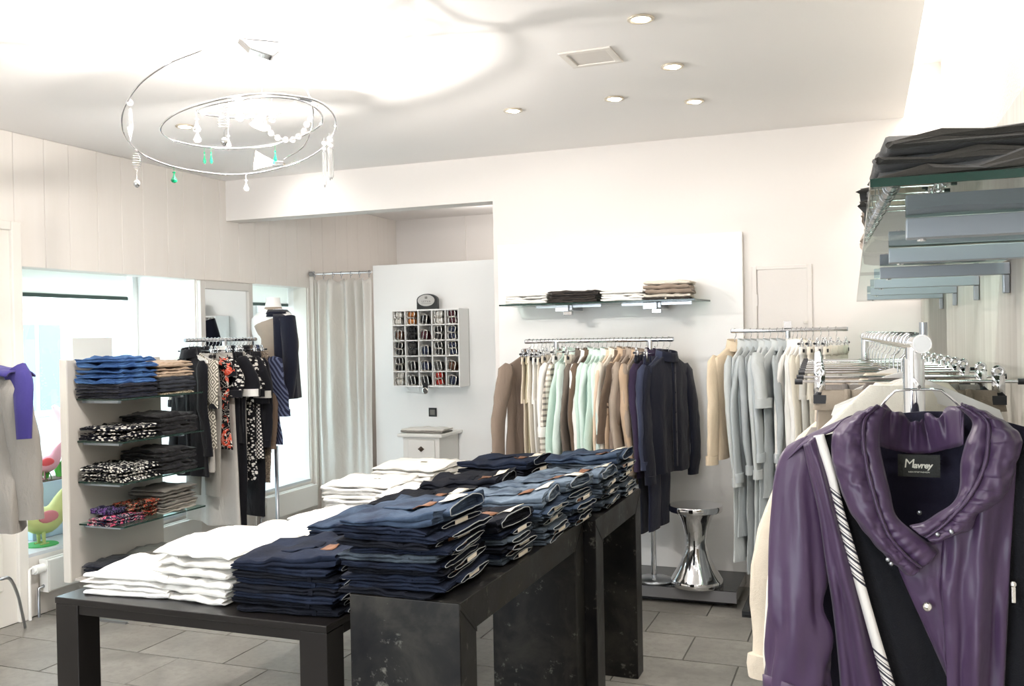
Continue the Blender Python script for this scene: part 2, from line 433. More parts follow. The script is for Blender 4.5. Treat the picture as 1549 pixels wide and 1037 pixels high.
# left wall with two display windows; boards are pieces of their own
W1 = (3.90, 5.385); W2 = (6.045, 6.80); WT = 1.995; WS = .36
TH = .14
lw = MB()
lw.box(XL - TH, XL - .014, YF, 3.60, 0, ZC)
lw.box(XL - TH, XL - .014, 3.60, W1[0], 0, ZC)
lw.box(XL - TH, XL - .014, W1[0], YA, WT, ZC)
lw.box(XL - TH, XL - .014, W1[1], W2[0], 0, WT)
lw.box(XL - TH, XL - .014, W2[1], YA, 0, WT)
lw.box(XL - TH, XL - .014, W1[0], W1[1], 0, WS - .02).box(XL - TH, XL - .014, W2[0], W2[1], 0, WS - .02)
wl = struct(lw.build('wall_left', M_TRIM))
yy = 3.30
widths = [.19, .23, .16, .21, .18, .22, .2]
k = 0
while yy < YA:
    wd = widths[k % 7]; ye = min(yy + wd, YA)
    if not (ye < 3.88):
        zb = WT if (ye > W1[0]) else 2.24
        MB().box(XL - .014, XL, yy + .001, ye - .001, zb, ZC - .001).build('plank', M_BOARD, wl, bevel=.003, seg=1)
    else:
        MB().box(XL - .014, XL, yy + .001, ye - .001, 2.245, ZC - .001).build('plank', M_BOARD, wl, bevel=.003, seg=1)
    yy = ye; k += 1
for a, b in ((W1[1] + .004, W2[0] - .004), (W2[1] + .004, 7.2), (7.2, 7.6), (7.6, 8.0), (8.0, YA)):
    MB().box(XL - .014, XL, a + .002, b - .002, 0.0, WT - .002).build('plank', M_BOARD, wl, bevel=.003, seg=1)
MB().box(XL - .014, XL, W1[0], W1[1], 0, WS - .02).build('plank', M_BOARD, wl)
MB().box(XL - .014, XL, W2[0], W2[1], 0, WS - .02).build('plank', M_BOARD, wl)
# door to the left of the window: white leaf and frame
d2 = struct(MB().box(XL - .012, XL + .012, 3.0, 3.86, 0, 2.20).build('door_1', M_TRIM, bevel=.004))
MB().box(XL - .014, XL + .035, 3.83, 3.895, 0, 2.24).box(XL - .014, XL + .035, 2.95, 3.829, 2.19, 2.24).build('door_frame', M_TRIM, d2, bevel=.006)
MB().box(XL + .012, XL + .022, 3.2, 3.74, 1.15, 2.05).box(XL + .012, XL + .022, 3.2, 3.74, .2, 1.02).build('raised_panel', M_TRIM, d2, bevel=.01)
MB().tube([(XL + .01, 3.66, 1.03), (XL + .06, 3.66, 1.03), (XL + .062, 3.56, 1.03)], .008, 8).build('door_handle', M_STEEL, d2, smooth=True)
# display windows: deep sill, outer frame, pane
M_SILL = mat_plain('sill_paint', 'cdd0d3', .5)
for wi, (a, b) in enumerate((W1, W2)):
    w = struct(MB().box(XL - .55, XL - .001, a - .0, b + .0, WS - .03, WS).build('window_%d' % (wi + 1), M_SILL, bevel=.002))
    fr = MB()
    xo = XL - .55
    for (p, q) in ((a, a + .05), (b - .05, b)): fr.box(xo - .04, xo + .02, p, q, WS, WT + .12)
    fr.box(xo - .04, xo + .02, a, b, WT + .07, WT + .12); fr.box(xo - .04, xo + .02, a, b, WS, WS + .05)
    fr.build('window_frame', M_WHITE, w, bevel=.003)
    MB().box(xo - .014, xo - .008, a + .05, b - .05, WS + .05, WT + .07).build('pane', M_PANE, w)
    rv = MB().box(XL - .56, XL - .14, a - .04, a, WS - .03, WT + .12).box(XL - .56, XL - .14, b, b + .04, WS - .03, WT + .12)
    rv.box(XL - .56, XL - .14, a - .04, b + .04, WT + .12, WT + .16)
    rv.build('window_reveal', M_WHITE, w)
# outside: pavement and the pale house across the street
M_PAVE = mat_plain('pavement', 'b9b7b2', .9, vary=.15, bscale=12)
struct(MB().box(-30, -5.05, -14, 24, -.5, -.15).build('ground_street', M_PAVE))
hs = thing('house', 'pale house front across the street, seen through the display windows', 'house', (-13.5, 8, -.15))
MB().box(-.4, 0, -12, 9, 0, 7.5).build('wall', mat_plain('house_render', 'f4f3ef', .9), hs)
MB().box(0, .03, -12, 9, 0, 2.3).build('base_course', mat_plain('house_base', '88949a', .9), hs)  # lower front coloured darker to stand for the street's shade
MB().box(.0, .08, -12, 9, 2.9, 3.1).build('cornice', mat_plain('house_band', 'd8d2c4', .8), hs)
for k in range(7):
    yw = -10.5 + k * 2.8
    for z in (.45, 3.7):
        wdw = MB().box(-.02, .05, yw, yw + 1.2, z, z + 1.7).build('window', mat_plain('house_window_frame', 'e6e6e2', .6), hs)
        MB().box(.05, .06, yw + .1, yw + .56, z + .1, z + 1.6).box(.05, .06, yw + .64, yw + 1.1, z + .1, z + 1.6).build('pane', mat_plain('house_glass_low', '66777f', .6) if z < 1 else mat_plain('house_glass', 'a9cbd8', .6), wdw)  # lower panes get a darker tone for the same street shade
# ------------------------------------------------------------------ tables
ZL, ZH = .68, .84
def slab_table(name, label, x0, x1, y0, y1, z, th, leg, mat, group=None, fold=True):
    t = thing(name, label, 'table', ((x0 + x1) / 2, (y0 + y1) / 2, 0), 0, group)
    hx, hy = (x1 - x0) / 2, (y1 - y0) / 2
    MB().prism([(-hy, z), (-hy + leg, z - th), (hy - leg, z - th), (hy, z)], -hx, hx, 'x').build('tabletop', mat, t, bevel=.0015)
    for s in (-1, 1):
        MB().prism([(s * hy, 0), (s * hy, z - .0006), (s * (hy - leg), z - th - .0006), (s * (hy - leg), 0)], -hx, hx, 'x').build('leg', mat, t, bevel=.003)
    if fold:
        for s in (-1, 1):   # overlapped corner seam of the sheet
            ya = s * (hy - leg)
            MB().prism([(s * hy, z - .001), (ya, z - th - .001), (ya, z - th - .012), (s * hy, z - .016)], hx, hx + .0016, 'x').build('corner_seam', mat, t)
    return t
slab_table('display_table', 'long raw steel slab table carrying faded jeans, nearest the camera', -1.355, -1.018, 2.243, 3.40, ZH, .095, .11, M_RAW, 'raw steel slab tables')
slab_table('display_table', 'short raw steel slab table end-on behind the long one', -1.325, -.972, 3.408, 4.165, ZH, .095, .105, M_RAW, 'raw steel slab tables')
LX0, LX1, LY0, LY1 = -2.625, -1.538, 2.41, 5.0
lt = thing('display_table', 'low dark lacquered table under white clothes and dark jeans', 'table', ((LX0 + LX1) / 2, (LY0 + LY1) / 2, 0))
hx, hy = (LX1 - LX0) / 2, (LY1 - LY0) / 2
MB().box(-hx, hx, -hy, hy, ZL - .022, ZL).build('tabletop', M_LOWT, lt, bevel=.003)
MB().box(-hx + .01, hx - .01, -hy + .008, -hy + .05, ZL - .055, ZL - .022).box(-hx + .01, hx - .01, hy - .05, hy - .008, ZL - .055, ZL - .022)\
    .box(-hx + .008, -hx + .05, -hy + .05, hy - .05, ZL - .055, ZL - .022).box(hx - .05, hx - .008, -hy + .05, hy - .05, ZL - .055, ZL - .022).build('apron', M_LOWT, lt, bevel=.002)
for sx in (-1, 1):
    for sy in (-1, 1):
        a, b = sx * hx * .998, sx * (hx - .10); c, d = sy * hy * .998, sy * (hy - .10)
        MB().box(a, b, c, d, 0, ZL - .0225).build('leg', M_LOWT, lt, bevel=.003)

# ------------------------------------------------------------------ platform, white board, stool, glass shelf
pf = thing('display_platform', 'low glossy black platform on the floor under the chrome stool', 'platform', (-1.47, 5.47, 0))
MB().box(-.78, .78, -.22, .235, .03, .10).build('deck', M_BLKGLOSS, pf, bevel=.003)
MB().box(-.70, .72, -.15, .235, 0, .03).build('plinth', M_BLACKP, pf)
MB().box(-.78, .78, -.2225, -.2205, .034, .096).build('edge_strip', mat_plain('grey_edge', '77777a', .3), pf)
bp = thing('display_board', 'tall white board leaning flat on the back wall behind the clothes', 'board', (-1.47, 5.71, .10))
MB().box(-.79, .79, -.02, .02, 0, 2.05).build('panel', M_WHITE, bp, bevel=.002)
st = thing('stool', 'mirror chrome hourglass stool on the black platform', 'stool', (-.925, 5.345, .10))
prof = [(.0, .0), (.148, .0), (.15, .006), (.15, .03), (.147, .036), (.135, .055), (.11, .095), (.083, .15), (.066, .205), (.062, .25), (.066, .295), (.078, .345), (.098, .395), (.118, .422)]
MB().lathe(prof, 48).build('base', M_CHROME, st, smooth=True)
MB().lathe([(.0, .422), (.118, .422), (.150, .424), (.153, .43), (.153, .452), (.150, .458), (.0, .458)], 48).build('seat', M_CHROME, st, smooth=True)
for o in st.children: o.modifiers.new('edge', 'EDGE_SPLIT').split_angle = radians(50)

def glass_shelf(label, corners, z, th, brackets, group=None, mount=None):
    """corners: four (x, y) of the pane; brackets: list of builder callbacks"""
    cx = sum(c[0] for c in corners) / 4; cy = sum(c[1] for c in corners) / 4
    t = thing('glass_shelf', label, 'shelf', (cx, cy, z), 0, group)
    loc = [(c[0] - cx, c[1] - cy) for c in corners]
    MB().prism(loc, 0, th, 'z').build('pane', M_SHELFGLASS, t)
    em = MB()
    for i in range(4):
        a, b = Vector(loc[i]), Vector(loc[(i + 1) % 4]); d = (b - a).normalized(); n = Vector((d.y, -d.x))
        e = .0012
        em.prism([a + n * e, b + n * e, b - n * .0002, a - n * .0002], .0005, th - .0005, 'z')
    em.build('edge', M_GLEDGE, t)
    return t, cx, cy
gs, cx, cy = glass_shelf('glass shelf on the white board above the pastel clothes', [(-2.13, 5.375), (-.915, 5.375), (-.875, 5.69), (-2.13, 5.69)], 1.735, .010, None)
for xb in (-1.70, -1.15):
    b = MB().box(xb - cx - .085, xb - cx + .0, 5.44 - cy, 5.46 - cy, -.042, -.002).box(xb - cx - .02, xb - cx + .02, 5.46 - cy, 5.69 - cy, -.034, -.002).build('bracket', M_STEEL, gs, bevel=.002)
    MB().box(xb - cx - .028, xb - cx + .028, 5.425 - cy, 5.46 - cy, -.066, -.042).build('bracket_foot', M_CHROME, b, bevel=.003)
    MB().box(xb - cx - .22, xb - cx + .20, 5.47 - cy, 5.485 - cy, -.018, -.002).build('rail', M_STEEL, b)

# ------------------------------------------------------------------ clothes rails
def rail_stand(label, a, b, z, r, posts, base=True, caps=True, pr=.016):
    mx, my = (a[0] + b[0]) / 2, (a[1] + b[1]) / 2
    t = thing('clothes_rail', label, 'rail', (mx, my, 0))
    A = Vector((a[0] - mx, a[1] - my, z)); B = Vector((b[0] - mx, b[1] - my, z))
    MB().tube([A, B], r, 20).build('rail', M_CHROME, t, smooth=True).modifiers.new('e', 'EDGE_SPLIT')
    if caps:
        for p, d in ((A, (A - B).normalized()), (B, (B - A).normalized())):
            MB().tube([p + d * .0005, p + d * .009], r * .93, 20).build('end_cap', M_WHITE if caps == 'white' else M_STEEL, t, smooth=True).modifiers.new('e', 'EDGE_SPLIT')
            MB().tube([p - d * .02, p + d * .004], r * 1.08, 20).build('collar', M_CHROME, t, smooth=True).modifiers.new('e', 'EDGE_SPLIT')
    for (px, py, zb) in posts:
        MB().tube([(px - mx, py - my, zb), (px - mx, py - my, z - r * .4)], pr, 16).build('post', M_CHROME, t, smooth=True)
        if base: MB().lathe([(0, zb), (.11, zb), (.11, zb + .012), (.02, zb + .022), (0, zb + .022)], 24, px - mx, py - my).build('foot', M_STEEL, t, smooth=True)
    return t
YBR = 5.35
rail_stand('chrome rail in front of the white board, full of pastel and navy clothes', (-1.945, YBR), (-1.045, YBR), 1.512, .0125, [(-1.175, YBR, .10), (-1.75, YBR, .10)])
YR = 5.2
RA = (AY(1108, 500, YR).x, YR); RB = (AY(1280, 496, YR).x, YR)
t = rail_stand('chrome rail with cream, pale blue and white clothes by the wall hatch', RA, RB, 1.553, .011, [(AY(1192, 500, YR).x, YR, .0)], base=False, pr=.014)
MB().box(-.02, .02, -.02, .02, 1.565, 1.60).build('post_top', M_CHROME, t, loc=(AY(1192, 500, YR).x - t.location.x, 0, 0))
MB().box(-.26, .26, -.13, .2, 0, .035).build('base_plate', M_BLKGLOSS, t, loc=(.0, .05, 0), bevel=.003)
MB().box(-.012, .012, -.012, .012, .035, 1.30).build('side_post', M_BLKGLOSS, t, loc=(AY(1141, 800, YR + .2).x - t.location.x, .2, 0), bevel=.001)
LRX = -4.03
LRa, LRb = AX(281, 513, LRX), AX(386, 512.7, LRX)
t = rail_stand('chrome rail of dark patterned clothes beside the display window', (LRX, LRa.y), (LRX, LRb.y), 1.56, .012, [(LRX, LRa.y + .38, 0)])
# front rail: carries the khaki trousers and the cream coat
FA = Vector((.093, 1.78, 1.522)); FB = Vector((.0, 3.75, 1.522))
fr_ = rail_stand('thick chrome rail running away beside the purple jacket', (FA.x, FA.y), (FB.x, FB.y), 1.522, .0155, [(FA.x - .012, FA.y + .03, 0), (FB.x, FB.y - .05, 0)], caps='white', pr=.0135)
MB().tube([(FA.x - .012 - fr_.location.x, FA.y + .03 - fr_.location.y, 1.10), (FA.x - .012 - fr_.location.x, FA.y + .03 - fr_.location.y, 1.495)], .0185, 20).build('sleeve', M_CHROME, fr_, smooth=True)
MB().tube([(FA.x + .004 - fr_.location.x, FA.y + .01 - fr_.location.y, 1.535), (FA.x + .004 - fr_.location.x, FA.y + .01 - fr_.location.y, 1.56)], .007, 12).build('height_pin', M_STEEL, fr_, smooth=True)

# ------------------------------------------------------------------ shelf fixture on the right wall
GZ = 1.705
nl = AZ(1318, 284, GZ); fl_ = AZ(1301, 417, GZ)
yA, yB2, yC = nl.y, fl_.y, 5.60
xg = lambda y: lerp(nl.x, fl_.x, (y - nl.y) / (fl_.y - nl.y))
rs = []
for k, (a, b, lab) in enumerate(((yA, yB2, 'near glass shelf of the right wall, under folded charcoal knitwear'), (yB2 + .006, yC, 'far glass shelf of the right wall, empty'))):
    t, cx, cy = glass_shelf(lab, [(xg(a), a), (RX(.285, a), a), (RX(.285, b), b), (xg(b), b)], GZ, .010, None, 'glass shelves along the right wall')
    rs.append((t, cx, cy))
M_BRK = mat_plain('bracket_grey', 'a4abb2', .4, .35)
def bx_from(px_wall):   # wall plates read off at the panel face
    return AX(px_wall[0], px_wall[1], .275).y
bys = [.99 + .0, 1.46, 1.93, 2.40, 2.87, 3.34, 3.81]
bys = [AZ(1372, 358, GZ - .028).y, AZ(1345, 396, GZ - .028).y, AZ(1331, 420, GZ - .028).y, AZ(1322, 435, GZ - .028).y, AZ(1316, 446, GZ - .028).y, AZ(1311, 453, GZ - .028).y]
tips = [1372, 1345, 1331, 1322, 1316, 1311]
for yb_, px in zip(bys, tips):
    x0 = AY(px, 400, yb_).x; x1 = RX(.298, yb_)
    t, cx, cy = rs[0] if yb_ < yB2 else rs[1]
    b = MB().box(x0 - cx, x1 - cx, yb_ - cy, yb_ - cy + .035, -.030, -.002).build('bracket', M_BRK, t, bevel=.0015)
    MB().box(x1 - .014 - cx, x1 - cx, yb_ - cy + .005, yb_ - cy + .03, -.075, -.030).build('wall_plate', M_STEEL, b, bevel=.002)
    MB().tube([(x0 + .02 - cx, yb_ - cy + .017, -.0335), (x0 + .02 - cx, yb_ - cy + .017, -.030)], .006, 10).build('screw', M_CHROME, b)

# ------------------------------------------------------------------ left shelf fixture by the window
LFX = -4.15; LFY0, LFY1 = 3.93, 4.66
lf = thing('shelf_unit', 'freestanding grey panel with four glass shelves of folded clothes', 'shelving', (LFX, (LFY0 + LFY1) / 2, 0))
ly = (LFY1 - LFY0) / 2
MB().box(-.035, .0, -ly, ly, .225, 1.46).build('back_panel', M_GREYPANEL, lf, bevel=.002)
MB().box(-.045, .004, -ly - .012, -ly - .0005, .222, 1.465).build('edge_post', M_TRIM, lf, bevel=.002)
for s in (-1, 1):
    MB().tube([(.03, s * (ly - .12), 0), (.03, s * (ly - .12), .225)], .013, 12).build('post', M_CHROME, lf, smooth=True)
MB().box(-.02, .32, -ly + .06, -ly + .075, .0, .012).build('foot', M_STEEL, lf); MB().box(-.02, .32, ly - .075, ly - .06, .0, .012).build('foot', M_STEEL, lf)
LSH = [1.243, 1.006, .777, .540]; LSX = -3.825
M_GLD = mat_plain('shelf_bracket_light', 'aab4be', .3, .5)
for i, z in enumerate(LSH):
    g = MB().box(.002, LSX - LFX, -ly + .06, ly, z - .010, z).build('glass_shelf', M_SHELFGLASS, lf)
    MB().box(.002, LSX - LFX, -ly + .0585, -ly + .06, z - .009, z - .001).box(LSX - LFX, LSX - LFX + .0015, -ly + .0585, ly, z - .009, z - .001).build('edge', M_GLEDGE, g)
    MB().box(.002, .26, -ly + .10, -ly + .125, z - .028, z - .011).box(.002, .26, ly - .125, ly - .10, z - .028, z - .011).build('bracket', M_GLD, g)
MB().box(.002, LSX - LFX, -ly + .02, ly, .228, .24).build('bottom_shelf', M_GREYPANEL, lf)
# white board standing in the window behind
wa, wz = AX(108, 511, XL - .22), AX(168, 513, XL - .22)
wb = thing('window_backboard', 'blank white board standing in the display window behind the shelves', 'board', (XL - .22, (wa.y + wz.y) / 2, WS)); wh = (wz.y - wa.y) / 2
MB().box(-.008, .008, -wh, wh, .0, wa.z - WS).build('panel', M_WHITE, wb)
for s in (-1, 1): MB().box(-.06, -.0085, s * (wh - .03) - .02, s * (wh - .03) + .02, 0, .02).build('foot', M_WHITE, wb)

# ------------------------------------------------------------------ roller blinds, radiators, mirror
def m_blind():
    t = NT('blind_cloth'); nt = t.t; out = [n for n in nt.nodes if n.type == 'OUTPUT_MATERIAL'][0]
    t.base(lin('f6f6f2')); tr = nt.nodes.new('ShaderNodeBsdfTranslucent'); tr.inputs[0].default_value = lin('f6f6f2')
    mx = nt.nodes.new('ShaderNodeMixShader'); mx.inputs[0].default_value = .6; nt.links.new(t.b.outputs[0], mx.inputs[1]); nt.links.new(tr.outputs[0], mx.inputs[2]); nt.links.new(mx.outputs[0], out.inputs[0]); return t.m
M_BLIND = m_blind()
for (a, b, lab) in ((4.03, 4.93, 'dark bottom bar of the raised white roller blind in the wide window'), (6.25, 6.79, 'dark bottom bar of the raised white blind in the narrow window')):
    t = thing('roller_blind', lab, 'blind', (XL - .2, (a + b) / 2, 1.85)); h = (b - a) / 2
    MB().box(-.003, .003, -h, h, .012, .27).build('cloth', M_BLIND, t)
    MB().box(-.012, .012, -h, h, -.012, .012).build('bottom_bar', mat_plain('blind_bar', '4b5f5c', .35, .4), t, bevel=.003)
    MB().tube([(0, -h, .275), (0, h, .275)], .018, 12).build('roller', M_WHITE, t, smooth=True)
M_RAD = mat_plain('radiator_enamel', 'eceae5', .35)
for (y0, y1, lab) in ((3.985, 5.30, 'white panel radiator under the wide window with valve at its left end'), (6.06, 6.78, 'white panel radiator under the narrow window beside the curtain')):
    h = (y1 - y0) / 2
    t = thing('radiator', lab, 'radiator', (XL + .045, (y0 + y1) / 2, .135))
    MB().box(.012, .035, -h, h, 0, .185).build('front_panel', M_RAD, t, bevel=.008)
    MB().box(-.03, -.008, -h, h, .0, .185).box(-.008, .012, -h + .05, h - .05, .05, .13).build('rear_panel', M_RAD, t, bevel=.004)
    MB().box(-.03, .035, -h - .004, -h, .0, .185).build('end_panel', M_RAD, t)
    for z in (.035, .15): MB().tube([(.0, -h - .012, z), (.0, -h - .004, z)], .009, 12).build('plug', M_STEEL, t)
    MB().tube([(.005, -h - .07, .14), (.005, -h - .006, .14)], .026, 16).tube([(.005, -h - .085, .14), (.005, -h - .07, .14)], .021, 16).build('thermostat', M_WHITE, t, smooth=True)
    MB().tube([(.0, -h - .10, -.135), (.0, -h - .10, .15), (.0, -h - .07, .155)], .009, 10).build('pipe', M_RAD, t, smooth=True)
    MB().tube([(.0, -h - .04, -.135), (.0, -h - .04, .03), (.0, -h + .01, .035)], .008, 10).build('return_pipe', M_STEEL, t, smooth=True)
mr = thing('mirror', 'tall grey framed mirror on the pier between the two windows', 'mirror', (XL + .004, (5.385 + 6.0) / 2, .35))
hw = (5.99 - 5.385) / 2; H_ = 1.64
MB().box(0, .03, -hw, -hw + .05, 0, H_).box(0, .03, hw - .05, hw, 0, H_).box(0, .03, -hw + .05, hw - .05, H_ - .06, H_).box(0, .03, -hw + .05, hw - .05, 0, .06).build('mirror_frame', mat_plain('mirror_frame', 'd3d0ca', .4), mr, bevel=.004)
MB().box(.004, .014, -hw + .045, hw - .045, .055, H_ - .055).build('glass', M_MIRROR, mr)

# ------------------------------------------------------------------ curtain and rod
cr = thing('curtain_rod', 'short chrome curtain rod across the changing cabin', 'rod', (-4.13, 6.83, 2.11))
MB().tube([(-.295, 0, .003), (.282, 0, -.003)], .011, 12).build('rod', M_CHROME, cr, smooth=True)
MB().lathe([(.0, -.02), (.022, -.02), (.022, .02), (0, .02)], 14).build('end_socket', M_STEEL, cr, loc=(-.30, 0, .003)).rotation_euler = (0, pi / 2, 0)
cu = thing('curtain', 'pale grey satin curtain hanging from the chrome rod', 'curtain', (-4.13, 6.83, 0))
rows = []
for i in range(46):
    t_ = i / 45; z = 2.065 - t_ * 2.02; r = []
    for j in range(91):
        u = j / 90; x = lerp(-.285, .265, u)
        ph = u * 2 * pi
        a = 1.35 * .026 * sin(ph * 5.0 + 1.5 * sin(ph * 1.3)) * max(0, 1 - .9 * t_) + .042 * sin(ph * 1.9 + 2.2 * sin(ph * .7 + .5) + .8 * t_) * (.35 + .65 * t_) + .004 * nz(u * 14, t_ * 12, 2) + .020 * nz(u * 4, t_ * 3.2, 5)
        pin = .5 + .5 * cos(ph * 6.0)
        zz = z - (1 - pin) * .028 * max(0, 1 - t_ * 12)
        r.append((x + .010 * nz(u * 3, t_ * 3, 9) * t_, a, zz))
    rows.append(r)
cm = MB(); cm.quadgrid(rows)
def m_satin():
    t = NT('satin_curtain'); t.base(lin('d2cec6')); t.set(Roughness=.30); t.b.inputs['Sheen Weight'].default_value = .3; t.b.inputs['Specular IOR Level'].default_value = .6
    v = t.coords((1, 1, .5)); t.bump(t.noise(v, 16, 5, .6, .8), .5, .012); return t.m
cm.build('cloth', m_satin(), cu, smooth=True, solid=.003)
for k in range(7):
    x = lerp(-.275, .255, k / 6)
    r_ = MB().tube([(x + .004 * k % .01, .017 * cos(a), 2.108 + .019 * sin(a) - .006) for a in [2 * pi * q / 16 for q in range(16)]], .0025, 6, closed=True).build('curtain_ring', M_STEEL, cu, smooth=True)
    MB().box(x - .002, x + .002, -.002, .002, 2.062, 2.086).build('clip', M_STEEL, r_)

# ------------------------------------------------------------------ ceiling lights and vent
for i, s in enumerate(SPOTS + SPOTS_FAR):
    lab = ['recessed ceiling spotlight nearest the ceiling vent, on its right', 'recessed ceiling spotlight second along the right row', 'recessed ceiling spotlight between the two outer ones of the back row',
           'recessed ceiling spotlight at the right end of the back row', 'recessed ceiling spotlight at the left end of the back row, left of the vent',
           'small ceiling spotlight seen behind the lowest lamp shade of the chandelier', 'small ceiling spotlight seen through the left of the chandelier rings'][i]
    t = thing('ceiling_spotlight', lab, 'light', (s.x, s.y, ZC), 0, 'recessed ceiling spotlights')
    MB().lathe([(.046, .0), (.052, -.004), (.05, -.009), (.04, -.010), (.036, -.004)], 28).build('trim_ring', mat_plain('spot_ring', 'c9bfae', .3, .5), t, smooth=True)
    lm = MB().lathe([(0, -.016), (.022, -.015), (.034, -.008), (.036, -.003)], 24).build('lamp_face', M_LAMP, t, smooth=True); lm.rotation_euler = (.18, .15, 0)
vc = AZ(894, 86, ZC)
t = thing('ceiling_vent', 'square pale vent set in the ceiling between the spotlights', 'vent', (vc.x, vc.y, ZC))
MB().box(-.115, .115, -.115, -.085, -.008, 0).box(-.115, .115, .085, .115, -.008, 0).box(-.115, -.085, -.085, .085, -.008, 0).box(.085, .115, -.085, .085, -.008, 0).build('vent_frame', mat_plain('vent_white', 'ded8d0', .5), t, bevel=.003)
MB().box(-.085, .085, -.085, .085, -.003, 0).build('grille', mat_plain('vent_grille', 'd6d0c9', .7), t)
# hatch door in the back wall
d = struct(MB().box(AY(1146, 405, YB).x, AY(1221, 405, YB).x, YB - .010, YB - .001, .12, AY(1180, 405, YB).z).build('door_2', M_WALL, bevel=.003))
xa, xb, zt = AY(1137, 400, YB).x, AY(1228, 402, YB).x, AY(1180, 401, YB).z
MB().box(xa, xa + .028, YB - .014, YB - .001, .08, zt).box(xb - .028, xb, YB - .014, YB - .001, .08, zt).box(xa + .028, xb - .028, YB - .014, YB - .001, zt - .024, zt).build('door_frame', M_WALL, d, bevel=.003)
hp = AY(1219, 487, YB); MB().box(hp.x - .012, hp.x + .012, YB - .022, YB - .012, hp.z - .008, hp.z + .008).build('door_catch', M_TRIM, d, bevel=.002)
for k, z in enumerate((1.0, 1.7)): MB().box(xa + .022, xa + .034, YB - .018, YB - .012, z, z + .07).build('hinge', M_WALL, d)
# ------------------------------------------------------------------ chandelier
def at_h(px, py, z): return AZ(px, py, z)
ch = thing('chandelier', 'chrome wire spiral chandelier with crystals and halogen lamps under the ceiling', 'chandelier', (CH.x, CH.y, ZC))
def loc_(p): return (p[0] - CH.x, p[1] - CH.y, p[2] - ZC)
mp = AZ(392, 64, ZC - .02)
u_ = Vector((-.60, .80, 0)); v_ = Vector((.80, .60, 0))
def dpt(px, py, along):
    """point on the pixel's ray at the depth 'along' the line of sight from the chandelier's centre (along in metres, + is farther)"""
    d = ray(px, py); base = (CH - EYE).dot(u_) + along
    return EYE + d * (base / d.dot(u_))
outer = [(415, 74, .06), (440, 95, -.05), (458, 125, -.12), (470, 152, -.15), (474, 172, -.12), (471, 196, .02), (458, 222, .12), (430, 240, .22)]
ring1 = [(305, 76, -.32), (255, 96, -.32), (213, 125, -.22), (190, 158, -.08), (184, 183, .02), (190, 207, .12), (214, 232, .24), (255, 250, .33), (305, 260, .38), (355, 264, .40), (405, 258, .36),
         (450, 245, .28), (485, 226, .17), (504, 203, .05), (508, 184, -.02), (500, 167, -.12), (480, 153, -.22), (450, 146, -.28), (405, 142, -.31), (355, 146, -.29), (305, 157, -.22), (265, 172, -.12), (244, 190, -.02),
         (247, 203, .07), (268, 214, .16), (310, 222, .22), (360, 224, .24), (410, 219, .22), (450, 208, .16), (478, 194, .08), (488, 180, .0), (480, 165, -.08), (455, 152, -.14), (420, 147, -.17), (375, 149, -.17), (330, 156, -.12), (302, 164, -.05), (302, 171, .03), (330, 176, .10), (365, 178, .12), (400, 176, .10), (430, 167, .04), (446, 155, -.04)]
def sp3(lst, n): return [loc_(p) for p in spline([dpt(*q) for q in lst], n)]
MB().tube(sp3(ring1, 200), .0042, 8).build('spiral_wire', M_CHROME, ch, smooth=True)
MB().tube(sp3(outer, 50), .0036, 8).build('hanging_wire', M_CHROME, ch, smooth=True)
MB().tube([loc_(mp), loc_(dpt(398, 100, 0)), loc_(dpt(396, 140, -.05))], .0015, 6).build('lamp_cable', M_STEEL, ch)
mm = loc_(AZ(392, 64, ZC))
MB().prism([(-.085, -.0), (-.04, -.040), (.05, -.062), (.075, -.040), (.07, 0)], -.034, .034, 'y').build('ceiling_mount', M_CHROME, ch, bevel=.005, loc=(mm[0], mm[1], mm[2])).rotation_euler = (0, 0, .75)
# lamp with frosted cone near the bottom, and bare bulbs in the middle
def lampshade(c, aim, size, label_mat):
    o = MB().lathe([(.012, 0), (size * .32, size * .45), (size * .55, size * 1.0)], 20).build('lamp_shade', label_mat, ch, loc=c, smooth=True)
    o.rotation_euler = Vector(aim).to_track_quat('Z', 'Y').to_euler(); return o
c1 = loc_(dpt(412, 246, .30))
lampshade(c1, (-.80, -.60, .12), .075, M_FROST)
MB().box(-.03, .03, -.013, .013, -.012, .010).build('lamp_holder', M_CHROME, ch, bevel=.004, loc=loc_(dpt(418, 247, .30))).rotation_euler = (0, 0, .65)
c2 = loc_(dpt(398, 172, -.05))
lampshade(c2, (-.3, -.2, -.9), .06, M_FROST)
MB().ball((0, 0, 0), .016, n=12, m=8).build('bulb', M_LAMP, ch, smooth=True, loc=loc_((CH.x + .02, CH.y - .05, 2.44)))
MB().tube([loc_(dpt(470, 152, -.15)), loc_(dpt(452, 148, -.2))], .007, 10).build('wire_clamp', M_STEEL, ch)
def drop(px, py, al, l, r, mat, name='crystal_drop', sides=8):
    c = Vector(loc_(dpt(px, py, al)))
    MB().tube([c, c - Vector((0, 0, .02))], .0007, 5).lathe([(0, -.02), (r * .55, -.02 - l * .06), (r * .35, -.02 - l * .13), (r * .12, -.02 - l * .2), (r * .5, -.02 - l * .5), (r, -.02 - l * .78), (r * .7, -.02 - l * .93), (0, -.02 - l)], sides, c.x, c.y).build(name, mat, ch) if False else None
    mb = MB().lathe([(0, 0), (r * .5, -l * .07), (r * .5, -l * .13), (r * .1, -l * .2), (r * .45, -l * .48), (r, -l * .76), (r * .72, -l * .93), (0, -l)], sides)
    mb.tube([(0, 0, 0), (0, 0, .022)], .0007, 5)
    return mb.build(name, mat, ch, loc=(c.x, c.y, c.z - .02))
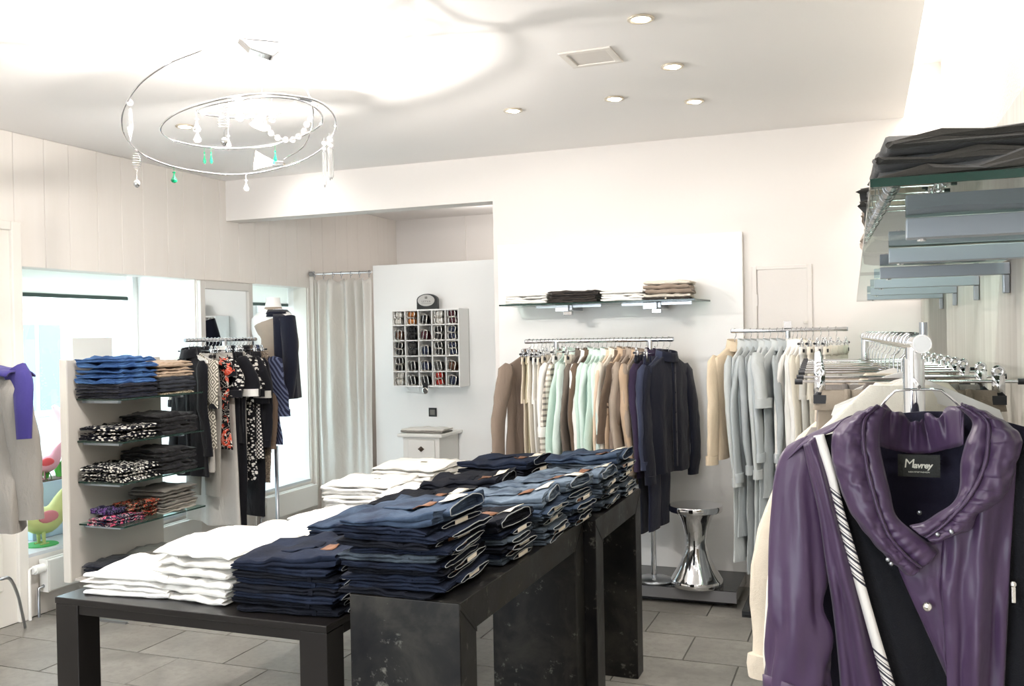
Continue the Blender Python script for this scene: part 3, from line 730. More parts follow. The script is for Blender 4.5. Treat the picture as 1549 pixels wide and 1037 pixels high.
def icicle(px, py, al, l, r, name='crystal_prism'):
    c = Vector(loc_(dpt(px, py, al)))
    mb = MB().ball((0, 0, -.012), .010, n=8, m=6).ball((0, 0, -.034), .009, n=8, m=6).lathe([(0, -.045), (r, -.052), (r, -l + .015), (0, -l)], 6)
    mb.tube([(0, 0, 0), (0, 0, .01)], .0008, 5); return mb.build(name, M_CRYST, ch, loc=c)
def coil(px, py, al, r, l, turns, name='wire_coil'):
    c = Vector(loc_(dpt(px, py, al))); pts = []
    for k in range(turns * 12 + 1):
        a = 2 * pi * k / 12; t_ = k / (turns * 12); rr = r * (sin(pi * t_) * .8 + .35) if name == 'wire_bead_coil' else r
        pts.append((rr * cos(a), rr * sin(a), -.01 - l * t_))
    pts.append((0, 0, -.02 - l)); pts.append((0, 0, -.05 - l))
    mb = MB().tube([(0, 0, 0)] + pts, .0011, 5); return mb.ball((0, 0, -.065 - l), .014, .014, .017, 10, 7).build(name, M_CRYST if False else M_WIRE, ch, smooth=True, loc=c)
# left ornaments
cl_ = loc_(dpt(196, 150, -.10)); MB().ball((0, 0, -.012), .014, n=8, m=6).lathe([(0, -.030), (.007, -.036), (.012, -.105), (.0, -.165)], 6).build('crystal_spear', M_CRYST, ch, loc=cl_)
coil(206, 226, .2, .016, .075, 8, 'wire_bead_coil')
drop(263, 252, .33, .05, .014, M_EMER)
for px in (309, 319): drop(px, 222, .22, .052, .007, M_EMER)
drop(416, 220, .2, .05, .008, M_EMER)
drop(372, 264, .40, .055, .013, M_CRYST)
coil(338, 152, -.1, .020, .095, 9)
drop(345, 196, .0, .055, .013, M_CRYST)
for (px, py, l) in ((498, 205, .19), (501, 207, .18), (490, 212, .2)): icicle(px, py, .06, l, .009)
for (px, py) in ((297, 170), (298, 186)): drop(px, py, .02, .06, .016, M_CRYST)
drop(411, 150, -.1, .075, .016, M_CRYST); drop(395, 150, -.1, .08, .018, M_CRYST)
beads = [(399, 185), (405, 193), (410, 201), (420, 208), (432, 211), (443, 211), (452, 206), (460, 198), (464, 188), (470, 180), (474, 170), (476, 160)]
bm_ = MB()
bp_ = [Vector(loc_(dpt(x, y, -.02))) for x, y in beads]
cm_ = MB().tube(bp_, .0012, 5)
strand = cm_.build('bead_strand', M_WIRE, ch)
for p in bp_: MB().ball((0, 0, 0), .013, n=10, m=7).build('bead', M_CRYST, strand, smooth=True, loc=p)
# ------------------------------------------------------------------ belt display on the partition
BY0, BY1 = 6.65, 6.848
a = AY(592, 469, BY0); b = AY(696, 584, BY0)
bx0, bx1, bz0, bz1 = a.x, b.x, AY(596, 585, BY0).z, a.z
bt = thing('belt_rack', 'white pigeonhole rack of rolled belts on the white partition', 'rack', ((bx0 + bx1) / 2, BY1, bz0))
Wb, Hb = bx1 - bx0, bz1 - bz0; hwb = Wb / 2; Db = BY1 - BY0
MB().box(-hwb, hwb, -.006, 0, 0, Hb).build('back_board', mat_plain('rack_grey', 'b5b2ad', .6), bt)
MB().box(-hwb, -hwb + .008, -Db, -.006, 0, Hb).box(hwb - .010, hwb, -Db, -.006, 0, Hb).box(-hwb + .008, hwb - .010, -Db, -.006, 0, .012).box(-hwb + .008, hwb - .010, -Db, -.006, Hb - .012, Hb).build('case', M_WHITE, bt, bevel=.0015)
for k in range(1, 5):
    x = -hwb + k * Wb / 5; MB().box(x - .004, x + .004, -Db + .002, -.006, .012, Hb - .012).build('divider', M_WHITE, bt)
    z = k * Hb / 5; MB().box(-hwb + .008, hwb - .010, -Db + .002, -.006, z - .004, z + .004).build('cell_shelf', M_WHITE, bt)
belt_cols = {'black': '1b1a1c', 'brown': '5a3a28', 'tan': 'b8763c', 'white': 'd9d5cd', 'red': 'a8281e', 'dark blue': '232a44', 'burgundy': '4d1f2a', 'grey': '4a4947'}
cells = [[('white', 2), ('tan', 2), ('black', 1), ('white', 2), ('burgundy', 2)],
         [('brown', 1), ('black', 2), ('burgundy', 1), ('black', 2), ('dark blue', 2)],
         [('black', 2), ('grey', 2), ('dark blue', 1), ('black', 2), ('dark blue', 2)],
         [('black', 2), ('black', 1), ('dark blue', 1), ('grey', 1), ('brown', 1)],
         [('white', 2), ('black', 1), ('black', 1), ('red', 2), ('dark blue', 1)]]
rown = ['top', 'second', 'middle', 'fourth', 'bottom']; coln = ['leftmost', 'second', 'middle', 'fourth', 'rightmost']
M_BUCKLE = mat_plain('buckle_metal', 'd9d6cf', .2, .9)
for r in range(5):
    for c in range(5):
        colr, n = cells[r][c]
        x = -hwb + (c + .5) * Wb / 5 + bt.location.x; z = bz0 + (4 - r) * Hb / 5 + (.012 if r == 4 else .004)
        ch_ = Hb / 5 - .012
        for q in range(n):
            rr = .0275 if n == 2 else .041
            zz = z + rr + q * (2 * rr + .0005)
            if zz + rr > z + ch_: rr = (z + ch_ - zz + rr) / 2 - .0005; zz = z + ch_ - rr
            where = '' if n == 1 else (' lower' if q == 0 else ' upper')
            t = thing('rolled_belt', ('%s%s rolled leather belt in the %s column, %s row of the rack' % (colr, where, coln[c], rown[r])), 'belt', (x - .010 + rnd.uniform(-.006, .006), BY0 + .048, zz), 0, 'rolled belts in the rack')
            m = mat_plain('belt_' + colr, belt_cols[colr], .45)
            # spiral roll, axis left-right so that the buckle end faces the shop
            pts = []; turns = 3; N = 40
            for k in range(N + 1):
                a_ = 2 * pi * turns * k / N; ra = lerp(.008, rr - .002, k / N); pts.append((ra * cos(a_), ra * sin(a_)))
            rows = []
            for (yy_, zz_) in pts:
                l_ = sqrt(yy_ ** 2 + zz_ ** 2); f_ = (l_ - .0018) / l_
                rows.append([(-.026, yy_, zz_), (.026, yy_, zz_), (.026, yy_ * f_, zz_ * f_), (-.026, yy_ * f_, zz_ * f_)])
            mb = MB(); mb.quadgrid(rows, closed_u=True); mb.ngon(rows[0]); mb.ngon(rows[-1])
            mb.build('strap', m, t, smooth=False)
            bw_, bh_ = .030, rr * .86
            tilt = rnd.uniform(-.25, .25)
            bk = MB().tube([(-bw_, -rr - .004, -bh_), (-bw_ * .4, -rr - .005, -bh_ * 1.12), (bw_ * .4, -rr - .005, -bh_ * 1.12), (bw_, -rr - .004, -bh_), (bw_ * 1.1, -rr - .006, 0), (bw_, -rr - .004, bh_), (bw_ * .4, -rr - .005, bh_ * 1.12), (-bw_ * .4, -rr - .005, bh_ * 1.12), (-bw_, -rr - .004, bh_), (-bw_ * 1.1, -rr - .006, 0)], .0044, 8, closed=True).tube([(0, -rr - .004, -bh_), (0, -rr - .006, bh_)], .0026, 6)
            if (r, c) in ((1, 1), (2, 1)): mbm = M_BLACKP
            else: mbm = M_BUCKLE
            o = bk.build('buckle', mbm, t, smooth=True); o.rotation_euler = (0, tilt, 0)
# hanging strap end with a round tag, bottom middle cell
t = thing('hanging_belt_end', 'black strap end with round metal badge dangling from the bottom middle cell', 'belt', (-hwb + 2.5 * Wb / 5 + bt.location.x, BY0 - .012, bz0))
MB().box(-.02, .02, -.003, .003, -.03, .035).build('strap', mat_plain('belt_black', belt_cols['black'], .45), t)
MB().lathe([(0, 0), (.024, 0), (.026, .003), (.02, .006), (0, .006)], 20).build('badge', M_BUCKLE, t, loc=(0, -.002, -.028)).rotation_euler = (pi / 2, 0, 0)
# sign on the rack
def text_obj(s, size, parent, loc, mat, rot=(pi / 2, 0, 0), ext=.0004, name='lettering', align='CENTER', spacing=1.0, shear=0, off=0):
    cd = bpy.data.curves.new(name, 'FONT'); cd.body = s; cd.size = size; cd.extrude = ext; cd.align_x = align; cd.align_y = 'CENTER'; cd.space_character = spacing; cd.shear = shear; cd.offset = off
    o = bpy.data.objects.new(name, cd); COL.objects.link(o); o.parent = parent; o.location = loc; o.rotation_euler = rot
    cd.materials.append(mat)
    dg = bpy.context.evaluated_depsgraph_get(); dg.update()
    me = bpy.data.meshes.new_from_object(o.evaluated_get(dg)); me.name = name
    m = bpy.data.objects.new(name, me); COL.objects.link(m); m.parent = parent; m.location = loc; m.rotation_euler = rot
    if not me.materials: me.materials.append(mat)
    bpy.data.objects.remove(o, do_unlink=True); m.name = name; return m
sx = AY(647, 466, 6.72).x
t = thing('rack_sign', 'black arched sign with silver oval standing on the belt rack', 'sign', (sx, 6.72, bz1))
out = [(-.093, 0), (.093, 0), (.093, .075)] + [(.093 * cos(a_), .075 + .05 * sin(a_)) for a_ in [pi * q / 16 for q in range(1, 16)]] + [(-.093, .075)]
MB().prism(out, -.012, .022, 'y').build('body', mat_plain('sign_black', '232524', .4), t, bevel=.003)
el = [(-.006 + .075 * cos(2 * pi * q / 32), .072 + .046 * sin(2 * pi * q / 32)) for q in range(32)]
MB().prism(el, -.0150, -.0125, 'y').build('oval_plate', mat_plain('sign_silver', 'bdbab6', .3, .4), t)
ink = mat_plain('sign_ink', '5d5a57', .6)
text_obj('LEYVA', .022, t, (-.006, -.0155, .063), ink, spacing=1.35)
cwm = MB()
for q in range(5):
    a_ = radians(30 + 30 * q); cwm.prism([(-.006 + .006 * cos(a_) - .002, .089), (-.006 + .006 * cos(a_) + .002, .089), (-.006 + .018 * cos(a_) + .0015, .089 + .017 * sin(a_) + .002), (-.006 + .018 * cos(a_) - .0015, .089 + .017 * sin(a_) + .002)], -.0158, -.0151, 'y')
cwm.prism([(-.019, .086), (.007, .086), (.007, .089), (-.019, .089)], -.0158, -.0151, 'y')
cwm.build('crown_emblem', ink, t)
MB().prism([(-.05, .046), (.038, .046), (.038, .048), (-.05, .048)], -.0156, -.0151, 'y').build('underline', ink, t)
# socket plate
sp = AY(655, 623, 6.85)
t = thing('light_switch', 'small dark square switch plate on the white partition', 'switch', (sp.x, 6.85, sp.z))
MB().box(-.036, .036, -.009, -.0005, -.036, .036).build('plate', mat_plain('switch_dark', '2f2f30', .35), t, bevel=.003)
MB().box(-.022, .022, -.012, -.009, -.022, .022).build('rocker', mat_plain('switch_grey', '77756f', .4), t, bevel=.002)
# chest of drawers
cy0 = 6.48; cxl, cxr = AY(610, 690, cy0).x, AY(665, 690, cy0).x; ctop = .80
t = thing('chest_of_drawers', 'small white painted chest of drawers against the partition', 'chest', ((cxl + cxr) / 2, cy0 + .18, 0))
hwc = (cxr - cxl) / 2
M_CH = mat_plain('painted_chest', 'e6e3dd', .5)
MB().box(-hwc, hwc, -.18, .18, .04, ctop - .025).build('body', M_CH, t, bevel=.004)
MB().box(-hwc - .035, hwc + .035, -.215, .19, ctop - .025, ctop).build('top', M_CH, t, bevel=.006)
MB().box(-hwc - .015, hwc + .015, -.195, .18, 0, .06).build('plinth', M_CH, t, bevel=.004)
for k in range(4):
    z1 = ctop - .045 - k * .165
    d_ = MB().box(-hwc + .05, hwc - .035, -.196, -.18, z1 - .145, z1).build('drawer', M_CH, t, bevel=.006)
    MB().prism([(0, -.022), (.028, 0), (0, .022), (-.028, 0)], -.200, -.196, 'y').ball((0, -.206, 0), .009, n=10, m=7).build('knob', mat_plain('bronze_knob', '5a4c40', .4, .6), d_, loc=(.008, 0, z1 - .072))
# ------------------------------------------------------------------ folded clothes
FM = {}
def folded_mesh(key, w, d, t, layers, mats, wr=.004, nx=13, fill=.93, slump=.0, lo=.0, dseg=6, lift=0.0):
    if key in FM: return FM[key]
    sd = (sum(ord(c) * (i + 3) for i, c in enumerate(str(key))) % 977) * 1.37
    lt = t / layers; h = lt * .5 * fill
    P = []; hd = d / 2 - lt / 2
    for k in range(layers):
        z = lt * (k + .5); s = 1 if k % 2 == 0 else -1
        for q in range(dseg + 1): P.append((s * lerp(hd, -hd, q / dseg), z))
        if k < layers - 1:
            for q in range(1, 5):
                a = pi * q / 5; P.append((s * (-hd - sin(a) * lt * .5), z + lt * .5 * (1 - cos(a))))
    O1, O2 = [], []
    for i, p in enumerate(P):
        a = P[max(i - 1, 0)]; b = P[min(i + 1, len(P) - 1)]
        tx, tz = b[0] - a[0], b[1] - a[1]; l = max(sqrt(tx * tx + tz * tz), 1e-6)
        nx_, nz_ = -tz / l, tx / l
        O1.append((p[0] + nx_ * h, p[1] + nz_ * h)); O2.append((p[0] - nx_ * h, p[1] - nz_ * h))
    prof = O1 + list(reversed(O2))
    mb = MB(); rows = []
    for i in range(nx + 1):
        u = i / nx * 2 - 1; x = u * w / 2; r = []
        ed = max(0, (abs(u) - .86) / .14); squeeze = 1 - .30 * ed * ed
        sh = nz(u * 2.1, sd, 1) * .010
        for (y, z) in prof:
            zt = z / t
            yy = y * (1 + .03 * nz(u * 1.7, zt * 3 + sd, 4)) + sh * zt + .006 * nz(u * 3, zt * 2.3 + sd, 8)
            zz = (t * .5 + (z - t * .5) * squeeze)
            zz += (wr * 2.2 * nz(u * 2.6, y / d * 4, sd + 2) + wr * nz(u * 6, y / d * 8, sd)) * (.25 + .75 * zt)
            zz -= slump * zt * (u * u * .5 + (2 * y / d) ** 2 * .5)
            zz += lift * ((u + 1) * .5) ** 2 * (.15 + .85 * zt) + (lift * .35 * nz(u * 2 + sd, y / d * 3, 3) if lift else 0)
            zz = max(zz, lo)
            xx = x * (1 + .05 * nz(zt * 4.2, y / d * 1.5, sd + 5)) + .007 * nz(y / d * 3, zt * 4, sd + 5) * (abs(u) > .8)
            r.append((xx, yy, zz))
        rows.append(r)
    mb.quadgrid(rows, closed_u=True)
    mb.ngon(rows[0], flip=True); mb.ngon(rows[-1])
    me = mb.mesh(key, mats, True)
    for p in me.polygons:
        if len(p.vertices) > 4: p.use_smooth = False
    FM[key] = me; return me
def band_mesh(key, d, t, mat, edge, open_=0.0, w=.045):
    """waistband of folded jeans: flattened tube with an open mouth at +X"""
    if key in FM: return FM[key]
    sd = (sum(ord(c) * (i + 5) for i, c in enumerate(str(key))) % 911) * .77
    n = 28; hy = d * .46; mb = MB(); rows = []
    for (x, s, mi) in ((-w, 0, 0), (-w * .5, 0, 0), (0, 0, 0), (.0012, 0, 1), (.0012, 1, 1), (-w * .6, 1, 0), (-w * .9, 1, 0)):
        r = []
        op = open_ * (1 + x / w * .8) if x < 0 else open_
        for k in range(n):
            a = 2 * pi * k / n
            y = hy * (abs(cos(a)) ** .8) * (1 if cos(a) > 0 else -1); hz = t * .46 + op * (.6 + .4 * cos(a))
            z = t * .5 + (hz * sin(a) if sin(a) > 0 else t * .44 * sin(a)) + op * .5 * (sin(a) > 0) + .004 * nz(y * 22, sd, x * 9) * (1 + 10 * open_)
            th = .003 * s
            y -= th * cos(a) ; z -= th * sin(a)
            r.append((x + .006 * nz(y * 9, sd + a), y, max(z, .0005)))
        rows.append(r)
    base = 0
    for i in range(len(rows) - 1):
        mb.quadgrid([rows[i], rows[i + 1]], closed_u=True, mi=1 if i in (3,) or i == 2 else 0)
    me = mb.mesh(key, [mat, edge], True); FM[key] = me; return me
DEN = {
    'dark indigo': mat_denim('denim_indigo', '0d1220', '222e45', .6),
    'washed blue': mat_denim('denim_washed', '263446', '7c8b9a', .85),
    'mid blue': mat_denim('denim_mid', '1a2438', '4f6177', .75),
    'grey blue': mat_denim('denim_grey', '222933', '5c6872', .65),
    'ink black': mat_denim('denim_ink', '090b13', '161c2a', .5)}
def jeans(kind, variant, loc, rz, label, group, top=False, w=.31, d=.34, t=.019):
    key = 'jeans_%s_%d_%d%s' % (kind.replace(' ', '_'), variant, int(d * 100), '_top' if top else '')
    m = DEN[kind]
    me = folded_mesh(key, w, d, t, 4, m, wr=.0046 if not top else .0075, lift=.030 if top else 0)
    if not me.name.startswith('folded_jeans'): me.name = 'folded_jeans'
    o = use(me, 'folded_jeans', None, loc, (rnd.uniform(-.006, .006), rnd.uniform(-.01, .01), rz)); tag(o, label, 'jeans', group)
    b = use(band_mesh('%sband%d' % (key, rnd.randrange(3)), d * rnd.uniform(.68, .86), t, m, M_SEAM, .020 if top else .002 * rnd.random(), .05), 'waistband', o, (w / 2 + rnd.uniform(.006, .022), rnd.uniform(-.025, .025), .016 if top else 0))
    if top: b.rotation_euler = (0, rnd.uniform(-.12, -.03), 0)
    if top or variant % 3 == 0:
        def top_z(x, y):
            best = t
            for v in me.vertices:
                if abs(v.co.x - x) < .022 and abs(v.co.y - y) < .035 and v.co.z > best - .001: best = max(best, v.co.z)
            return best
        px_ = w * .5 - .085; py_ = rnd.uniform(-.06, -.02)
        if top:
            g = [[(px_ + .022 * a, py_ + .036 * c, top_z(px_ + .022 * a, py_ + .036 * c) + .0022) for c in (-1, -.3, .3, 1)] for a in (-1, 0, 1)]
            p_ = MB(); p_.quadgrid(g); p_.build('leather_patch', M_LEATHER, o, smooth=True, solid=.002)
            g = [[(w * .5 - .030 + .024 * a, .025 + .052 * c, top_z(w * .5 - .030 + .024 * a, .025 + .052 * c) + .0042) for c in (-1, -.3, .3, 1)] for a in (-1, 0, 1)]
            p_ = MB(); p_.quadgrid(g); p_.build('size_tag', M_TAG, o, smooth=True, solid=.0015)
            qx = -w * .05; g = [[(qx + .055 * a, -.01 + .06 * c * (1 if a < .9 else .8), top_z(qx + .055 * a, -.01 + .06 * c) + .0016) for c in (-1, -.5, 0, .5, 1)] for a in (-1, -.3, .3, 1)]
            p_ = MB(); p_.quadgrid(g); p_.build('back_pocket', m, o, smooth=True, solid=.002)
        else:
            MB().box(w / 2 + .003, w / 2 + .006, -.07, -.035, t * .2, t * .8).build('leather_patch', M_LEATHER, o)
    if variant % 2 == 0 and not top:
        if 1: MB().box(w / 2 + .0135, w / 2 + .0155, -.03, .05, t * .25, t * .85).build('size_tag', M_TAG, o)
    if not top:
        MB().box(w * .5 - .09, w * .5 - .075, -d / 2 - .003, -d / 2 + .01, t * .15, t * .9).build('belt_loop', m, o)
    return o
def jeans_pile(n, kinds, x, y, z, place, group, rz=0.0, w=.31, d=.34, t=.019, seed=0):
    R = random.Random(seed + 31); zz = z; H = 0
    for k in range(n):
        kind = kinds[k % len(kinds)]; top = k == n - 1
        pos = 'topmost' if top else ('bottom' if k == 0 else ORD[n - 1 - k] + ' from top')
        jeans(kind, (k + seed) % 4, (x + R.uniform(-.014, .016), y + R.uniform(-.012, .012), zz), rz + R.uniform(-.07, .07),
              '%s %s jeans %s' % (pos, kind, place), group, top, w, d, t)
        zz += t + .0006
    return zz
def cloth_pile(n, name, desc, place, cat, group, x, y, z, w, d, t, mats, rz=0, layers=2, wr=.005, seed=0, slump=.0, variants=3, jit=.010, part=None, tmul=None):
    R = random.Random(seed + 77); zz = z
    for k in range(n):
        m = mats[k % len(mats)]
        tt = t * (1.0 if tmul is None else tmul[k % len(tmul)])
        key = '%s_%d_%d_%d_%s' % (name, int(w * 1000), int(d * 1000), int(tt * 10000), '%s%d' % (m.name, k % variants))
        me = folded_mesh(key, w, d, tt, layers, m, wr=wr, slump=slump * (k / max(n - 1, 1)))
        if not me.name.startswith(name): me.name = name
        pos = '' if n == 1 else ('topmost ' if k == n - 1 else ('bottom ' if k == 0 else ORD[n - 1 - k] + ' from top '))
        ds = desc[k % len(desc)] if isinstance(desc, (list, tuple)) else desc
        o = use(me, name, None, (x + R.uniform(-jit, jit), y + R.uniform(-jit, jit), zz), (0, 0, rz + R.uniform(-.05, .05)))
        tag(o, ('%s%s %s' % (pos, ds, place)).strip(), cat, group)
        if part: part(o, w, d, tt, k, n)
        zz += tt + .0006
    return zz
E1 = .0008
# jeans on the raw steel tables, front to back
z = ZH + E1
jeans_pile(11, ['ink black', 'dark indigo', 'dark indigo', 'ink black', 'dark indigo', 'grey blue', 'dark indigo', 'ink black', 'dark indigo', 'dark indigo', 'mid blue'], -1.235, 2.435, z, 'of the tall nearest stack on steel table', 'nearest jeans stack', .03, .285, .37, .0185, 1)
jeans_pile(6, ['grey blue', 'dark indigo', 'ink black', 'grey blue', 'dark indigo', 'ink black'], -1.205, 2.775, z, 'in the second stack along the steel table', 'second jeans stack', -.05, .30, .28, .0195, 2)
jeans_pile(7, ['grey blue', 'washed blue', 'grey blue', 'grey blue', 'washed blue', 'mid blue', 'washed blue'], -1.185, 3.065, z, 'in the third stack along the steel table', 'third jeans stack', .05, .31, .29, .0195, 3)
jeans_pile(7, ['grey blue', 'dark indigo', 'washed blue', 'mid blue', 'grey blue', 'mid blue', 'washed blue'], -1.175, 3.37, z, 'in the fourth stack along the steel table', 'fourth jeans stack', -.03, .31, .28, .020, 4)
jeans_pile(7, ['grey blue', 'grey blue', 'mid blue', 'grey blue', 'washed blue', 'grey blue', 'washed blue'], -1.16, 3.67, z, 'in the fifth stack along the steel table', 'fifth jeans stack', .04, .32, .29, .0185, 5)
jeans_pile(8, ['grey blue', 'washed blue', 'grey blue', 'grey blue', 'washed blue', 'mid blue', 'grey blue', 'mid blue'], -1.155, 3.985, z, 'in the farthest stack on the steel tables', 'farthest jeans stack', .0, .32, .29, .0205, 6)
# jeans on the low table
z = ZL + E1
jeans_pile(8, ['ink black', 'ink black', 'dark indigo', 'ink black', 'dark indigo', 'ink black', 'dark indigo', 'dark indigo'], -1.745, 2.655, z, 'in the front stack on the low table', 'front low-table jeans stack', .06, .36, .36, .0205, 7)
jeans_pile(8, ['ink black', 'dark indigo', 'ink black', 'dark indigo', 'dark indigo', 'ink black', 'dark indigo', 'mid blue'], -1.735, 3.08, z, 'in the second stack on the low table', 'second low-table jeans stack', .02, .36, .36, .024, 8)
jeans_pile(8, ['dark indigo', 'ink black', 'dark indigo', 'grey blue', 'ink black', 'dark indigo', 'ink black', 'ink black'], -1.735, 3.50, z, 'in the third stack on the low table', 'third low-table jeans stack', -.04, .36, .34, .024, 9)
jeans_pile(8, ['dark indigo', 'ink black', 'grey blue', 'dark indigo', 'ink black', 'dark indigo', 'ink black', 'ink black'], -1.725, 3.92, z, 'in the fourth stack on the low table', 'fourth low-table jeans stack', .05, .36, .34, .026, 10)
jeans_pile(9, ['dark indigo', 'grey blue', 'dark indigo', 'ink black', 'dark indigo', 'mid blue', 'dark indigo', 'ink black', 'dark indigo'], -1.73, 4.40, z, 'in the farthest stack on the low table', 'farthest low-table jeans stack', -.03, .38, .36, .026, 11)
# white clothes on the low table
M_WC = mat_cloth('white_jersey', 'f1efea', vary=.03, sheen=.05, wr=.5); M_WT = mat_cloth('white_terry', 'eeece6', vary=.05, weave=700, sheen=.05, wr=.55)
def neck_tab(o, w, d, t, k, n):
    if k == n - 1: MB().box(.02, .055, -.02, -.005, t + .001, t + .0045).build('neck_label', mat_plain('olive_tag', '6f6a50', .8), o)
cloth_pile(4, 'folded_tshirt', 'folded white T-shirt', 'in the small pile at the front left table corner', 'T-shirt', 'front left white pile', -2.40, 2.64, z, .34, .30, .0185, [M_WC], .06, 2, .006, 1, .02)
cloth_pile(6, 'folded_sweater', 'thick white sweater', 'in the big pile at the low table front', 'sweater', 'big front white pile', -2.105, 2.70, z, .32, .40, .030, [M_WT], -.06, 2, .011, 2, .02, tmul=[.8, .9, 1.05, 1.1, 1.1, 1.1])
cloth_pile(5, 'folded_sweater', 'folded white sweater', 'in the second white pile, behind the big front one', 'sweater', 'second white pile', -2.14, 3.14, z, .36, .36, .024, [M_WT], .08, 2, .009, 3, .02)
cloth_pile(5, 'folded_tshirt', 'folded white T-shirt', 'in the third white pile from the front', 'T-shirt', 'third white pile', -2.15, 3.56, z, .36, .34, .020, [M_WC], -.08, 2, .007, 4, .02)
cloth_pile(7, 'folded_tshirt', 'white top', 'in the white pile left of the tallest, before the curtain', 'top', 'white pile before the curtain', -2.42, 4.25, z, .38, .36, .019, [M_WC], .1, 2, .007, 5, .02, part=neck_tab)
cloth_pile(6, 'folded_sweater', 'white sweater', 'in the tallest white pile at the table back', 'sweater', 'tallest back white pile', -2.36, 4.68, z, .40, .36, .028, [M_WT], -.1, 2, .010, 6, .02, part=neck_tab)
cloth_pile(6, 'folded_tshirt', 'folded white top', 'in the pile between the tallest white pile and jeans', 'top', 'white pile beside the jeans', -2.07, 4.10, z, .34, .36, .020, [M_WC], .06, 2, .008, 7, .02, part=neck_tab)
cloth_pile(5, 'folded_tshirt', 'folded white shirt', 'in the farthest low white pile by the chest', 'shirt', 'farthest white pile', -2.03, 4.74, z, .38, .36, .019, [M_WC], .12, 2, .007, 8, .02)
# board shelf: four piles
zs = 1.735 + .010 + E1
M_CHAR = mat_cloth('charcoal_brown_cotton', '3d3733'); M_TAUP = mat_cloth('taupe_knit', '9a8a7c'); M_ECRU = mat_cloth('ecru_cotton', 'e2d9cb', vary=.06)
def sbtn(o, w, d, t, k, n):
    MB().lathe([(0, 0), (.006, 0), (.005, .003), (0, .003)], 10).build('button', M_TAG, o, loc=(.0, -d / 2 - .001, t * .55)).rotation_euler = (pi / 2, 0, 0)
cloth_pile(4, 'folded_shirt', 'folded white shirt', 'at the left end of the board shelf', 'shirt', 'left white pile on the board shelf', -1.96, 5.52, zs, .27, .26, .0145, [M_WC], 0, 2, .005, 11)
cloth_pile(5, 'folded_trousers', 'folded dark brown trousers', 'on the board shelf between two white piles', 'trousers', 'dark pile on the board shelf', -1.655, 5.52, zs, .30, .27, .0135, [M_CHAR], 0, 2, .004, 12)
cloth_pile(4, 'folded_shirt', 'folded white shirt', 'on the board shelf between brown and beige piles', 'shirt', 'second white pile on the board shelf', -1.345, 5.52, zs, .26, .26, .0145, [M_WC], .03, 2, .005, 13)
cloth_pile(5, 'folded_cardigan', ['folded brown-edged cardigan', 'folded ecru cardigan', 'folded taupe cardigan', 'folded taupe cardigan', 'folded ecru cardigan'], 'at the right end of the board shelf', 'cardigan', 'beige pile on the board shelf', -1.085, 5.52, zs, .27, .26, .026, [M_CHAR, M_ECRU, M_TAUP, M_TAUP, M_ECRU], .04, 2, .004, 14, part=sbtn, tmul=[.5, .8, 1, 1.05, .9])
# scarf on the chest
M_SCARF = mat_cloth('scarf_grey', '8f8a83'); M_SCW = mat_cloth('scarf_white', 'e4dfd6')
cloth_pile(2, 'folded_scarf', ['folded grey scarf', 'folded white and grey scarf'], 'lying on the painted chest of drawers', 'scarf', 'scarves on the chest', (cxl + cxr) / 2 - .01, cy0 + .13, ctop + E1, .36, .20, .016, [M_SCARF, M_SCW], 0, 2, .006, 15)
# left shelf unit
sxm = (LFX + .01 + LSX) / 2
RZ = pi / 2
D_BR = mat_denim('denim_bright', '1f3f74', '5f86b8', .7); M_NAVY = mat_cloth('navy_cotton', '171b2b'); M_BLK = mat_cloth('black_knit', '131318', vary=.3); M_DGR = mat_cloth('dark_slate_cotton', '2a2e38')
M_BEI = mat_cloth('beige_cotton', 'c3ab93'); M_GRK = mat_cloth('grey_flannel', '77736c'); M_LGR = mat_cloth('light_grey_flannel', 'b3ada3'); M_MGR = mat_cloth('mid_grey_cotton', '8f8b85')
P_BW = mat_pattern('print_white_leaves_on_black', 'leaf', '10121c', 'e8e4dc', scale=42); P_DOT = mat_pattern('print_white_dots_on_black', 'leaf', '0f1118', 'efece4', scale=52)
P_PINK = mat_pattern('print_pink_navy', 'rose', '1a1c35', 'd85a7c', 'e9dfdc', 26); P_OR = mat_pattern('print_orange_black', 'rose', '191313', 'c8523a', 'd8c2a4', 28); P_PUR = mat_pattern('print_purple_navy', 'rose', '17172e', '5d3a78', '8b86a8', 26)
ya_, yb_ = 4.125, 4.445
z = cloth_pile(5, 'folded_jeans', 'dark navy jeans', 'under bright blue ones on the top glass shelf', 'jeans', 'navy jeans on the top glass shelf', sxm, ya_, LSH[0] + E1, .30, .30, .0155, [M_NAVY], RZ, 2, .004, 21)
cloth_pile(5, 'folded_jeans', 'folded bright blue jeans', 'on the top glass shelf, near end', 'jeans', 'bright blue jeans on the top glass shelf', sxm, ya_, z, .31, .29, .029, [D_BR], RZ, 3, .010, 22, .03)
z = cloth_pile(1, 'folded_scarf', 'folded cream sequin trousers', 'bottom of the far pile on the top glass shelf', 'trousers', None, sxm, yb_, LSH[0] + E1, .28, .30, .014, [mat_pattern('sequin', 'leaf', '6f6656', 'd8ccb0', scale=110)], RZ, 2)
z = cloth_pile(4, 'folded_trousers', 'folded dark slate trousers', 'under the beige ones on the top glass shelf', 'trousers', 'slate trousers on the top glass shelf', sxm, yb_, z, .30, .30, .021, [M_DGR], RZ, 2, .005, 23)
cloth_pile(5, 'folded_trousers', 'folded beige trousers', 'on the top glass shelf, far end', 'trousers', 'beige trousers on the top glass shelf', sxm, yb_, z, .30, .28, .019, [M_BEI], RZ, 2, .009, 24, .03)
cloth_pile(4, 'folded_blouse', 'black blouse with white leaf print', 'on the second glass shelf', 'blouse', 'leaf print blouses on the second glass shelf', sxm, ya_, LSH[1] + E1, .29, .29, .018, [P_BW], RZ, 2, .008, 25, .03)
